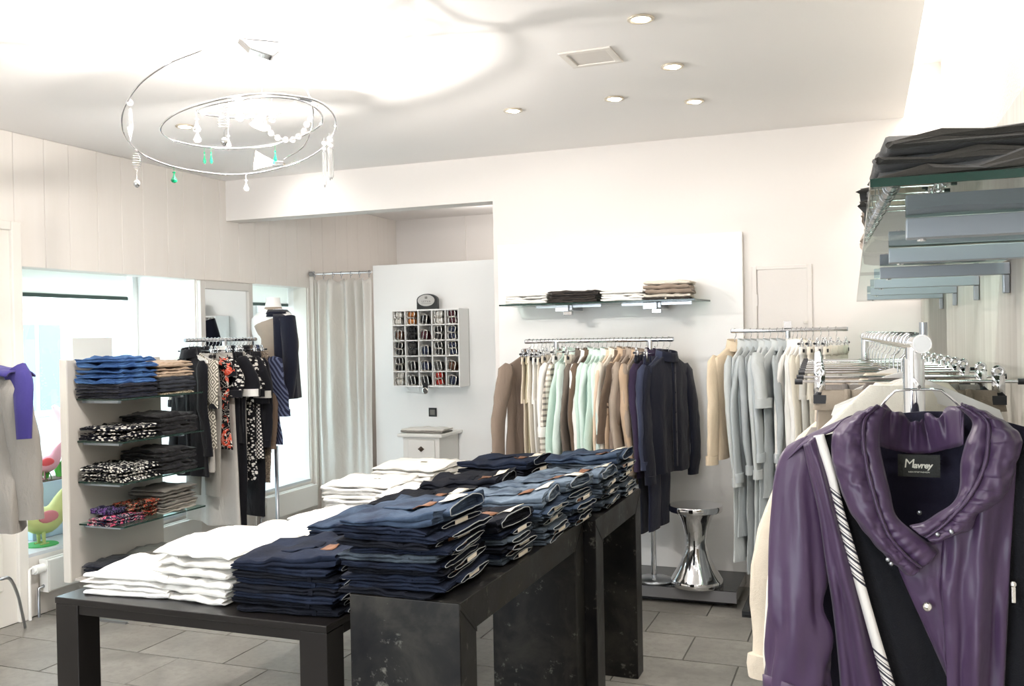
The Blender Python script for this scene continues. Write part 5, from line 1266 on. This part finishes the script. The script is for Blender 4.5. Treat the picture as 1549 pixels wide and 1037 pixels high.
# --- front rail beside the purple jacket
ZR4 = 1.522
fdir = (FB - FA); ang = math.atan2(fdir.y, fdir.x) - RZ
fr4 = [(.13, 'garment', 'ivory'), (.20, 'coat', 'ivory'), (.30, 'khaki', 0), (.40, 'coat2', 'mouse'), (.50, 'khaki', 1), (.62, 'coat3', 'beige'), (.75, 'khaki', 2), (.90, 'khaki', 3), (1.05, 'khaki', 4), (1.2, 'khaki', 5), (1.35, 'khaki', 6), (1.5, 'khaki', 7), (1.65, 'khaki', 8), (1.8, 'khaki', 9)]
kcol = ['khaki', 'mouse', 'stone', 'khaki', 'grey', 'peach', 'ivory', 'stone', 'light grey', 'beige']
for d_, what, q in fr4:
    p = FA + fdir.normalized() * d_; rz = ang + rnd.uniform(-.10, .06)
    zb = 1.452
    if what == 'khaki':
        garment('trousers', '%s trousers on a clip hanger, %s pair behind the purple jacket' % (kcol[q], NTH[q]), 'trousers', 'trousers', (p.x, p.y, zb - .03), rz, C[kcol[q]], None, 'trousers on the front rail', w=.185, L=.95, th=.02, lflat=.16, turnup=1)
        hanger((p.x, p.y, zb - .012), rz, 'y', ZR4 - zb + .012, .0155, 'clip', 'chrome clip hanger holding the %s pair of trousers on the front rail' % NTH[q], 'clip hangers on the front rail', w=.205)
    else:
        m = C[q]
        i = ['garment', 'coat', 'coat2', 'coat3'].index(what)
        lab = ['ivory coat with broad shoulders hanging right behind the purple jacket', 'ivory long-sleeved shirt behind the broad ivory coat, front rail', 'mouse grey knit jacket with drooping sleeve, front rail', 'beige shirt with turned-up cuffs low behind the purple sleeve'][i]
        kw = [dict(w=.225, L=.95, sl=.66, so=.03, r0=.05, r1=.035, th=.03, slope=.150, neck=.07, nocol=1), dict(w=.19, L=.8, sl=.70, so=.095, r0=.048, r1=.035, th=.018, slope=.14, nocol=1), dict(w=.165, L=.60, sl=.20, so=.08, r0=.05, th=.018, slope=.14, nocol=1), dict(w=.185, L=.80, sl=.64, so=.145, r0=.045, r1=.04, roll=1, th=.018, slope=.14, nocol=1)][i]
        garment(['coat', 'shirt', 'jacket', 'shirt'][i], lab, ['coat', 'shirt', 'jacket', 'shirt'][i], 'cardigan' if i == 2 else 'shirt', (p.x - (.012 if i == 0 else 0), p.y, zb - .015), rz + (.2 if i == 0 else 0), m, None, 'tops on the front rail', **kw)
        hanger((p.x, p.y, zb), rz, 'y', ZR4 - zb, .0155, 'wood', 'pale shoulder hanger of the %s on the front rail' % ['broad ivory coat', 'ivory shirt', 'mouse grey jacket', 'beige shirt'][i], 'shoulder hangers on the front rail', w=.15)
# ------------------------------------------------------------------ the purple jacket at the front
YJ = 1.60
def m_taffeta():
    t = NT('purple_taffeta'); t.set(Roughness=.40); t.b.inputs['Specular IOR Level'].default_value = .45; t.b.inputs['Sheen Weight'].default_value = .08
    v = t.coords(); t.base(t.mix(t.noise(v, 5, 4, .6), lin('45304f'), lin('37263f'))); vs = t.coords((1.6, 1, .45)); t.bump(t.math('ADD', t.noise(vs, 11, 3, .5, .3), t.math('MULTIPLY', t.noise(v, 40, 3), .10)), .45, .012); return t.m
M_PUR = m_taffeta(); M_LIN = mat_cloth('dark_lining', '17142a', rough=.6, vary=.2); M_BLKJ = mat_cloth('black_jersey', '0f1016', vary=.25); M_IVOR = C['ivory']
def strip(L, R, nu, nv, bulge=None, thick=None):
    """surface between two outlines given as (px, py, depth offset from the jacket's plane)"""
    Lp = spline([AY(p[0], p[1], YJ + p[2]) for p in L], nv); Rp = spline([AY(p[0], p[1], YJ + p[2]) for p in R], nv); rows = []
    for j in range(nv):
        v = j / (nv - 1); r = []
        for i in range(nu):
            u = i / (nu - 1); p = Lp[j].lerp(Rp[j], u)
            if bulge: p = p + Vector(bulge(u, v))
            r.append(p)
        rows.append(r)
    return rows
J = Vector(AY(1390, 640, YJ))
pj = thing('jacket', 'purple taffeta jacket with ruffled collar and striped ribbon, hanging nearest the camera', 'jacket', (J.x, J.y, J.z))
def put(rows, name, mat, solid=.0025, parent=None, closed=False):
    mb = MB(); mb.quadgrid([[tuple(Vector(p) - J) for p in r] for r in rows], closed_u=closed)
    return mb.build(name, mat, parent or pj, smooth=True, solid=solid)
# back of the garment, dark lining seen through the neck
put(strip([(1188, 690, .06), (1215, 660, .08), (1180, 860, .07), (1160, 1180, .09)][0:1] + [(1182, 860, .08), (1165, 1200, .10)], [(1600, 660, .06), (1606, 860, .08), (1620, 1200, .10)], 14, 20, lambda u, v: (0, .035 * sin(pi * u), .055 * sin(pi * u) * (1 - v))), 'back_lining', M_LIN)
# collar at the back of the neck
def ruf(f, a, ph=0): return lambda u, v: (0, a * sin(v * f + ph) * (.4 + u) + .004 * nz(u * 5, v * 9), 0)
put(strip([(1332, 614, .03), (1350, 618, .055), (1372, 632, .075), (1386, 639, .08), (1400, 628, .085), (1422, 627, .075), (1446, 612, .04), (1458, 613, .02)], [(1328, 673, .01), (1345, 679, .05), (1368, 684, .075), (1390, 686, .08), (1412, 684, .08), (1432, 679, .06), (1450, 675, .03), (1457, 672, .0)], 9, 60,
          lambda u, v: (0, .010 * sin(v * 26) * (1 - u) + .004 * sin(v * 60) * (1 - u), .004 * sin(v * 34) * (1 - u))), 'back_collar', M_PUR)
# left collar ruffle: outer edge -> inner edge
cl_out = [(1318, 616, .0), (1290, 628, -.005), (1262, 652, -.015), (1259, 690, -.028), (1268, 725, -.038), (1284, 768, -.046), (1310, 806, -.05), (1342, 842, -.052), (1372, 868, -.05)]
cl_mid = [(1328, 612, .0), (1308, 632, -.012), (1305, 662, -.026), (1310, 700, -.038), (1318, 735, -.046), (1330, 775, -.054), (1345, 810, -.058), (1368, 838, -.058), (1392, 858, -.052)]
cl_in = [(1342, 618, .012), (1333, 640, .0), (1330, 672, -.012), (1338, 712, -.026), (1346, 745, -.036), (1354, 778, -.044), (1376, 800, -.052), (1400, 818, -.052), (1418, 835, -.048)]
put(strip(cl_out, cl_mid, 14, 220, lambda u, v: (0, (-.0060 * abs(sin(v * 52 + 3 * sin(v * 7) + u * 1.2)) ** .6 * (u ** 1.5) * (.7 + .6 * nz(v * 9, 3)) - .020 * sin(pi * u) + .006 * nz(u * 5, v * 16)), .001 * sin(v * 74 + 1))), 'collar_ruffle', M_PUR)
put(strip(cl_mid, cl_in, 8, 110, lambda u, v: (0, (-.012 * sin(pi * u) + .0018 * sin(v * 90 + 4 * sin(v * 8)) * (1 - u) + .004 * nz(u * 4, v * 12, 3)), 0)), 'collar_band', M_PUR)
put(strip([(p[0] - 2, p[1], p[2] - .008) for p in cl_mid], [(p[0] + 3, p[1] + 1, p[2] - .008) for p in cl_mid], 3, 80, lambda u, v: (0, -.004 * sin(pi * u), 0)), 'collar_piping', M_PUR)
# right collar ruffle
cr_in = [(1446, 614, .012), (1458, 622, .0), (1472, 640, -.008), (1462, 668, -.018), (1454, 700, -.028), (1453, 735, -.036), (1444, 758, -.046), (1420, 776, -.052), (1396, 790, -.054), (1376, 795, -.056)]
cr_mid = [(1458, 611, .0), (1478, 622, -.010), (1494, 640, -.016), (1494, 672, -.028), (1490, 700, -.038), (1478, 730, -.048), (1462, 756, -.056), (1440, 780, -.060), (1422, 797, -.062), (1400, 812, -.062)]
cr_out = [(1466, 614, .0), (1494, 624, -.006), (1530, 645, -.010), (1546, 668, -.022), (1536, 702, -.032), (1526, 738, -.040), (1508, 760, -.046), (1478, 778, -.052), (1466, 800, -.056), (1414, 817, -.058)]
put(strip(cr_in, cr_mid, 10, 110, lambda u, v: (0, (-.013 * sin(pi * u) + .0018 * sin(v * 88 + 4 * sin(v * 9)) * u + .004 * nz(u * 4, v * 12, 6)), 0)), 'collar_band', M_PUR)
put(strip(cr_mid, cr_out, 14, 220, lambda u, v: (0, (-.0060 * abs(sin(v * 53 + 3 * sin(v * 8) + u)) ** .6 * ((1 - u) ** 1.5) * (.7 + .6 * nz(v * 9, 8)) - .018 * sin(pi * u) + .006 * nz(u * 5, v * 16, 9)), .001 * sin(v * 76))), 'collar_ruffle', M_PUR)
put(strip([(p[0] - 2, p[1], p[2] - .008) for p in cr_mid], [(p[0] + 3, p[1] + 1, p[2] - .008) for p in cr_mid], 3, 80, lambda u, v: (0, -.004 * sin(pi * u), 0)), 'collar_piping', M_PUR)
# press studs on the collar ends
def stud(px, py, off, r, mat, name='press_stud'):
    p = AY(px, py, YJ + off) - J
    return MB().lathe([(0, 0), (r, 0), (r * .95, r * .35), (r * .55, r * .7), (0, r * .8)], 16).build(name, mat, pj, smooth=True, loc=p)
for (px, py) in ((1418, 808), (1439, 804)): stud(px, py, -.082, .0035, M_STEEL).rotation_euler = (pi / 2, 0, 0)
for (px, py) in ((1343, 846), (1348, 852)): stud(px, py, -.078, .0035, M_STEEL).rotation_euler = (pi / 2, 0, 0)
# shirt front under the collar, with placket
fold = lambda a, f, s: (lambda u, v: (0, -.030 * sin(pi * min(max(u, 0), 1)) - a * v * sin(u * f + s + v * 1.5) + .005 * nz(u * 6, v * 7, s) , 0))
put(strip([(1346, 826, -.032), (1368, 880, -.035), (1400, 950, -.03), (1432, 1020, -.02), (1500, 1170, .0)], [(1432, 815, -.036), (1424, 880, -.045), (1428, 950, -.045), (1432, 1020, -.04), (1452, 1170, -.03)][:1] + [(1424, 880, -.045), (1430, 950, -.045), (1436, 1020, -.04), (1502, 1170, .0)], 12, 40, lambda u, v: (0, -.004 * sin(pi * u) + .003 * nz(u * 5, v * 8), 0)), 'shirt_front', M_PUR)
put(strip([(1430, 800, -.040), (1424, 870, -.046), (1428, 940, -.046), (1432, 1020, -.044), (1440, 1200, -.03)], [(1538, 690, -.018), (1530, 800, -.02), (1524, 900, -.02), (1518, 1020, -.01), (1510, 1200, .0)], 34, 60,
          lambda u, v: (0, -.020 * sin(pi * u) - .010 * (.3 + v) * sin(u * 13 + v * 2.0) * min(1, u * 4) + .006 * nz(u * 7, v * 5, 4), 0)), 'shirt_front', M_PUR)
b_ = stud(1403, 917, -.058, .0075, M_BUCKLE, 'button'); b_.rotation_euler = (pi / 2, 0, 0)
b_ = stud(1391, 775, .070, .004, M_STEEL, 'press_stud'); b_.rotation_euler = (pi / 2, 0, 0)
# black undergarment between ribbon and shirt front
put(strip([(1240, 660, -.004), (1262, 725, -.016), (1292, 820, -.022), (1322, 930, -.02), (1352, 1037, -.01), (1400, 1200, .0)], [(1285, 650, -.003), (1300, 740, -.014), (1350, 840, -.020), (1392, 930, -.016), (1446, 1037, -.006), (1520, 1200, .004)], 14, 40, lambda u, v: (0, .006 * sin(u * 7 + v * 3) * v + .006 + .004 * nz(u * 4, v * 7), 0)), 'black_underlayer', M_BLKJ)
put(strip([(1538, 672, -.012), (1532, 760, -.014), (1528, 870, -.010), (1520, 960, -.004), (1508, 1200, .004)], [(1580, 655, -.002), (1586, 760, -.004), (1590, 870, .0), (1596, 960, .0), (1604, 1200, .006)], 10, 40, lambda u, v: (0, -.010 * sin(pi * u), 0)), 'black_underlayer', M_BLKJ)
zp = AY(1533, 893, YJ - .03) - J
MB().box(-.003, .003, -.003, .0, -.018, .006).ball((0, -.001, .010), .005, .003, .005, 8, 5).build('zip_pull', M_BUCKLE, pj, loc=zp, bevel=.001)
# striped ribbon edging
def m_ribbon():
    t = NT('striped_ribbon'); v = t.coords((1, 1, 1), (0, radians(-38), 0)); s = t.n('ShaderNodeSeparateXYZ'); t.l(v, s.inputs[0])
    f = t.math('FRACT', t.math('MULTIPLY', s.outputs[2], 95.0)); a = t.ramp(f, [(0, lin('2b2a36')), (.30, lin('d9d6d0')), (.5, lin('3a3846')), (.62, lin('d9d6d0'))], 'CONSTANT')
    g = t.math('FRACT', t.math('MULTIPLY', s.outputs[2], 6.2)); t.base(t.mix(t.math('GREATER_THAN', g, .42), lin('d9d6d0'), a)); t.set(Roughness=.55); return t.m
rb_l = [(1231, 659, -.012), (1248, 712, -.026), (1264, 775, -.034), (1282, 840, -.038), (1300, 905, -.038), (1318, 970, -.034), (1337, 1037, -.028), (1385, 1200, -.01)]
rb_r = [(1246, 656, -.012), (1262, 710, -.027), (1277, 773, -.035), (1296, 838, -.039), (1314, 903, -.039), (1333, 968, -.035), (1354, 1037, -.029), (1403, 1200, -.011)]
put(strip(rb_l, rb_r, 4, 60, lambda u, v: (0, -.003 * sin(pi * u), 0)), 'striped_ribbon', m_ribbon())
# left jacket front between armhole and ribbon
put(strip([(1216, 672, -.002), (1226, 720, -.012), (1240, 780, -.016), (1250, 850, -.016), (1262, 930, -.010), (1272, 1037, .0), (1280, 1200, .01)], [(p[0] + 3, p[1], p[2] + .002) for p in rb_l], 22, 60,
          lambda u, v: (0, -.018 * sin(pi * u) - .012 * v * sin(u * 11 + .6) + .005 * nz(u * 5, v * 6, 2), 0)), 'jacket_front', M_PUR)
put(strip([(1222, 668, -.004), (1240, 720, -.018), (1254, 775, -.030)], [(1232, 659, -.012), (1249, 712, -.028), (1265, 776, -.037)], 4, 20), 'revers', M_PUR)
# right jacket front, dark side next to the frame edge
put(strip([(1572, 660, -.010), (1580, 800, -.010), (1588, 1000, .0), (1596, 1200, .01)], [(1612, 690, .0), (1624, 800, .0), (1632, 1000, .0), (1640, 1200, .01)], 8, 30, lambda u, v: (0, -.015 * sin(pi * u), 0)), 'jacket_front', M_PUR)
# shoulder yoke
put(strip([(1262, 650, -.006), (1240, 660, -.006), (1216, 672, -.004), (1194, 692, .0), (1188, 700, .004)], [(1300, 628, .045), (1255, 648, .06), (1225, 662, .06), (1200, 682, .055), (1190, 696, .05)], 8, 20, lambda u, v: (0, 0, .008 * sin(pi * u))), 'shoulder', M_PUR)
# sleeve with elbow folds (tapered tube) and cuff
cen = [(1224, 668, .018, 4), (1220, 676, .016, 17), (1214, 692, .015, 28), (1208, 730, .010, 34), (1208, 790, .005, 40), (1207, 850, .0, 43), (1208, 910, -.004, 46), (1210, 960, -.004, 47), (1207, 1010, .0, 48), (1204, 1060, .002, 48), (1200, 1120, .004, 46)]
cs = spline([tuple(AY(a, b, YJ + c)) + (AY(a + w, b, YJ + c).x - AY(a, b, YJ + c).x,) for a, b, c, w in [(q[0], q[1], q[2], q[3]) for q in cen]], 56)
rows = []
for j, q in enumerate(cs):
    v = j / 55; r = []
    for i in range(36):
        a = 2 * pi * i / 36; w = q[3]
        cre = 1 + .10 * sin(a * 5 + v * 7 + 1.5 * sin(v * 8)) * min(1, v * 4) + .05 * sin(a * 9 - v * 12)
        cre += -.16 * math.exp(-((v - .50 - .10 * cos(a)) / .045) ** 2) * max(0, cos(a - .3)) - .14 * math.exp(-((v - .66 + .08 * cos(a)) / .04) ** 2) * max(0, cos(a))
        r.append((q[0] + w * cre * cos(a), q[1] + w * .66 * cre * sin(a), q[2] + .010 * sin(a * 2 + v * 9)))
    rows.append(r)
put(rows, 'sleeve', M_PUR, closed=True, solid=.002)
e = cs[-6]; rr_ = []
for dz in (.045, .03, -.05, -.06):
    rr_.append([(e[0] + e[3] * 1.03 * cos(2 * pi * i / 30), e[1] + e[3] * .70 * sin(2 * pi * i / 30), e[2] + dz + .006 * sin(4 * pi * i / 30)) for i in range(30)])
put(rr_, 'cuff', M_PUR, closed=True, solid=.003)
# label in the neck
lp = AY(1390, 704, YJ + .062) - J; hw_, hh_ = .032, .0185
lbm = MB().box(-hw_, hw_, -.001, .001, -hh_, hh_).build('neck_label', mat_plain('woven_label', '1c1e1b', .7, bump=.5, bscale=300), pj, loc=lp)
lbm.rotation_euler = (.05, 0, 0)
tw = mat_plain('label_thread', 'cfcdbf', .7)
text_obj('M', .021, lbm, (-.0150, -.0014, .003), tw, shear=.12, off=0, ext=.0003)
text_obj('avrey', .014, lbm, (.0055, -.0014, .0005), tw, shear=.2, off=.0004, ext=.0003, spacing=.92)
text_obj('NON STOP FASHION', .0034, lbm, (.0, -.0014, -.0105), tw, ext=.0002)
# its wire hanger, hooked over a peg on the rail's post
hg = thing('hanger', 'chrome wire trapezoid hanger inside the purple jacket', 'hanger', (AY(1390, 588, YJ + .02).x, YJ + .02, AY(1390, 588, YJ + .02).z))
hb = hg.location.copy()
wp = [(1302, 650, .045), (1327, 622, .02), (1344, 600, .01), (1354, 591, .01), (1372, 589, .01), (1390, 588.5, .01), (1410, 588.5, .01), (1424, 590, .01), (1437, 600, .01), (1461, 622, .02), (1490, 650, .045)]
MB().tube([AY(a, b, YJ + c) - hb for a, b, c in wp], .0021, 8).build('wire', M_CHROME, hg, smooth=True)
pp = Vector((FA.x - .012, FA.y + .03, hb.z))
MB().tube([Vector((hb.x, YJ + .002, hb.z + .0045)) - hb, Vector((hb.x, YJ + .01, hb.z + .006)) - hb, pp - hb + Vector((0, -.017, .006))], .0028, 8).build('peg_loop', M_CHROME, hg, smooth=True)

# ------------------------------------------------------------------ coat at the left edge, on a stand with a bent steel foot
CX, CY = -3.50, 3.02
c_ = AY(-32, 600, 3.02)
CX = c_.x - .03
t = thing('coat_stand', 'steel stand with a bent tube foot at the left edge under the grey raincoat', 'stand', (CX, CY, 0))
foot = AZ(38, 948, 0) - Vector((CX, CY, 0))
MB().tube(spline([(0, 0, .25)] + [tuple(q - Vector((CX, CY, 0))) for q in (AZ(-8, 884, .40), AZ(4, 875, .42), AZ(16, 876, .40), AZ(27, 900, .25), AZ(33, 925, .12), AZ(38, 948, .004))], 40), .008, 10).build('bent_foot', M_STEEL, t, smooth=True)
MB().tube(spline([(0, 0, .25), (-.06, -.04, .31), (-.14, -.08, .24), (-.20, -.12, .0)], 20), .008, 10).build('bent_foot', M_STEEL, t, smooth=True)
MB().tube(spline([(0, 0, .25), (.05, -.07, .31), (.10, -.14, .24), (.14, -.2, .0)], 20), .008, 10).build('bent_foot', M_STEEL, t, smooth=True)
MB().tube([(0, 0, .25), (0, 0, 1.46)], .012, 12).build('pole', M_STEEL, t, smooth=True)
MB().tube([(-.2, 0, 1.42), (0, 0, 1.475), (.2, 0, 1.42)], .011, 10).build('shoulder_bar', M_STEEL, t, smooth=True)
M_RAIN = mat_cloth('raincoat_grey', '8f8a83', rough=.55, wr=.55, vary=.08)
garment('raincoat', 'crinkled grey raincoat at the left edge of the picture', 'coat', 'jacket', (CX, CY, 1.44), .25, M_RAIN, None, None, key='raincoat', w=.22, L=.72, th=.075, th_hem=.11, sl=.62, so=.05, r0=.068, r1=.066, sflat=.75, fold=.03)
M_VIO = mat_cloth('violet_knit', '37306e', wr=.3)
sw = thing('sweater', 'violet sweater draped over the shoulders of the grey raincoat', 'sweater', (CX, CY, 1.44), .25)
rows = []
for j in range(16):
    t_ = j / 15; r = []
    for i in range(18):
        u = i / 17; x = lerp(-.06, .225, u); y = lerp(-.10, .11, t_)
        z = .030 - .16 * max(0, x) - .9 * max(0, abs(y) - .055) ** 1.2 + .006 * nz(u * 6, t_ * 5)
        r.append((x, y, z))
    rows.append(r)
mb = MB(); mb.quadgrid(rows); mb.build('body', M_VIO, sw, smooth=True, solid=.008)
MB().tube(spline([(.20, .0, -.005), (.255, -.03, -.06), (.285, -.07, -.17), (.295, -.085, -.30)], 16), [lerp(.055, .034, i / 15) for i in range(16)], 12, flat=.5, up=(1, 0, 0)).build('sleeve', M_VIO, sw, smooth=True)

# ------------------------------------------------------------------ bust with black jacket in the narrow window
bp_ = AX(412, 520, -4.02)
BX, BYY = -4.02, bp_.y + .02
bu = thing('dress_form', 'white dress form wearing tan top and black jacket before the narrow window', 'mannequin', (BX, BYY, 0))
sh = AX(410, 477, BX).z
MB().lathe([(0, 0), (.16, 0), (.16, .012), (.02, .03), (.014, .05), (.014, .78), (0, .78)], 24).build('foot', M_STEEL, bu, smooth=True)
mb = MB(); rows = []
for (z, a, b) in ((.78, .10, .08), (.82, .15, .105), (.92, .165, .115), (1.05, .135, .095), (1.18, .15, .11), (1.30, .175, .115), (1.38, .18, .10), (1.42, .13, .08), (1.45, .065, .06), (1.50, .052, .052), (1.53, .05, .05)):
    rows.append([(a * cos(2 * pi * q / 24), b * sin(2 * pi * q / 24), z + sh - 1.40) for q in range(24)])
mb.quadgrid(rows, closed_u=True); mb.ngon(rows[0], flip=True); mb.ngon(rows[-1]); mb.build('bust', M_WHITE, bu, smooth=True)
tt_ = garment('top', 'tan ribbed top on the white dress form', 'top', 'tank', (BX, BYY, sh + .01), -.5, C['stone'], None, None, key='tan_top', w=.19, L=.6, th=.125, th_hem=.12, fold=.006)
mb = MB(); rows = []
for (z, f) in ((-.01, 1.2), (.03, 1.08), (.05, 1.0)): rows.append([(.062 * f * cos(2 * pi * q / 20), .058 * f * sin(2 * pi * q / 20), z) for q in range(20)])
mb.quadgrid(rows, closed_u=True); mb.build('roll_neck', C['stone'], tt_, smooth=True, solid=.006)
bj = thing('jacket', 'black jacket with striped hem worn open on the dress form', 'jacket', (BX, BYY, sh + .01), -.5)
rows = []
for j in range(20):
    t_ = j / 19; r = []
    for i in range(30):
        a = radians(lerp(-38, 218, i / 29)); hw = lerp(.205, .24, t_) * (1 if t_ > .1 else lerp(.45, 1, t_ / .1)); hd = lerp(.135, .16, t_) * (1 if t_ > .1 else lerp(.5, 1, t_ / .1))
        r.append((hw * cos(a), hd * sin(a) + .012 * t_ * sin(a * 7), .012 - .62 * t_ - .03 * (1 - abs(cos(a))) * 0))
    rows.append(r)
mb = MB(); mb.quadgrid(rows); mb.build('body', C['midnight'], bj, smooth=True, solid=.006)
for s in (-1, 1):
    pts = [(s * (.185 + .08 * sin(min(1, q / 9) * pi / 2)), .01 - .05 * (q / 13) ** 2, -.035 - .56 * q / 13) for q in range(14)]
    MB().tube(pts, [lerp(.075, .055, q / 13) for q in range(14)], 14, flat=.8, up=(1, 0, 0)).build('sleeve', C['midnight'], bj, smooth=True)
mb = MB(); rows = []
for (z, f) in ((-.02, 1.5), (.02, 1.25), (.03, 1.2), (.0, 1.55)): rows.append([(.085 * f * cos(radians(-60 + 300 * q / 20 + 0)), .075 * f * sin(radians(-60 + 300 * q / 20)) + .01, z) for q in range(21)])
mb.quadgrid(rows); mb.build('collar', C['midnight'], bj, smooth=True, solid=.004)

# ------------------------------------------------------------------ decorative hens and planter in the wide window
def hen(label, loc, s, body, wing, rz=0, base=None):
    t = thing('hen_figure', label, 'figurine', loc, rz)
    pts = spline([(.17, 0, .30), (.13, 0, .24), (.09, 0, .16), (.02, 0, .125), (-.06, 0, .14), (-.105, 0, .20), (-.125, 0, .255), (-.135, 0, .285)], 26)
    rad = [.008, .022, .036, .052, .066, .074, .070, .058, .044, .034, .028, .026, .026, .012]
    rr = [rad[min(int(i / 25 * 13), 12)] + (rad[min(int(i / 25 * 13) + 1, 13)] - rad[min(int(i / 25 * 13), 12)]) * ((i / 25 * 13) % 1) for i in range(26)]
    MB().tube([p * s for p in pts], [r * s for r in rr], 16, flat=.75, up=(0, 0, 1)).build('body', body, t, smooth=True)
    for sy in (-1, 1):
        MB().ball((.02 * s, sy * .045 * s, .15 * s), .06 * s, .014 * s, .036 * s, 14, 8).build('wing', wing, t, smooth=True)
        l = MB().tube([(.0, sy * .022 * s, .09 * s), (.005 * s, sy * .024 * s, 0.006)], [.012 * s, .008 * s], 8).tube([(-.02 * s, sy * .024 * s, .006), (.03 * s, sy * .024 * s, .006)], .006 * s, 8).build('leg', body, t, smooth=True)
    MB().prism([(-.15 * s, .30 * s), (-.125 * s, .335 * s), (-.118 * s, .305 * s), (-.10 * s, .325 * s), (-.105 * s, .285 * s)], -.006 * s, .006 * s, 'y').build('comb', wing, t)
    MB().lathe([(.010 * s, 0), (0, .03 * s)], 8).build('beak', mat_plain('beak_yellow', 'd8a23a', .5), t, loc=(-.152 * s, 0, .275 * s)).rotation_euler = (0, -pi / 2, 0)
    if base: MB().lathe([(0, 0), (.09 * s, 0), (.085 * s, .005), (0, .005)], 20).build('base', base, t)
    return t
M_HG = mat_plain('hen_yellow_green', 'c6cc84', .5, vary=.25, bscale=60); M_HP = mat_plain('hen_pink', 'd07f86', .5, vary=.2); M_HR = mat_plain('hen_red', 'cf4a4f', .5); M_GB = mat_plain('green_base', '3c9a4e', .6)
h1 = AX(62, 831, XL - .14)
hen('spotted yellow-green hen figure with pink wing standing on the window sill', (h1.x, h1.y, WS + .001), 1.1, M_HG, M_HP, radians(82), M_GB)
pl_ = AX(60, 727, XL - .36)
px_ = thing('planter', 'pale blue box planter with green leaves behind the yellow-green hen', 'planter', (XL - .36, pl_.y + .12, WS + .001))
ph = pl_.z - WS
M_PB = mat_plain('planter_blue', 'b9d0e0', .5)
MB().box(-.09, .09, -.26, .42, 0, ph).build('box', M_PB, px_, bevel=.004)
MB().box(-.082, .082, -.25, .41, ph, ph + .004).build('soil', mat_plain('soil', '4a3c2e', .95), px_)
LF = []
for q in range(3):
    mb = MB(); rows = []
    for j in range(6):
        v = j / 5; w = .026 * sin(pi * (v * .88 + .1)) ; rows.append([(-w, .04 * v * v + .004, .10 * v), (0, .04 * v * v, .10 * v), (w, .04 * v * v + .004, .10 * v)])
    mb.quadgrid(rows); LF.append(mb.mesh('leaf', [mat_plain('leaf_green_%d' % q, ['5fb04a', '7cc35a', '4a9a44'][q], .5)], True))
for q in range(46):
    use(LF[q % 3], 'leaf', px_, (rnd.uniform(-.07, .07), rnd.uniform(-.24, .40), ph + .003), (rnd.uniform(-.5, .5), rnd.uniform(-.5, .5), rnd.uniform(0, 6.3)))
h2 = AX(70, 715, XL - .30)
hen('small pink hen figure with red wing among the planter leaves', (XL - .33, h2.y, WS + ph + .006), .75, mat_plain('hen_rose', 'd59aa6', .5, vary=.2), M_HR, radians(75))
h3 = AX(88, 690, XL - .46)
hen('large pale pink hen figure at the window behind the small pink one', (XL - .33, h3.y + .17, WS + ph + .006), 1.5, mat_plain('hen_pale_pink', 'e6bcc0', .5, vary=.15), mat_plain('hen_pale_wing', 'dca3aa', .5), radians(250))
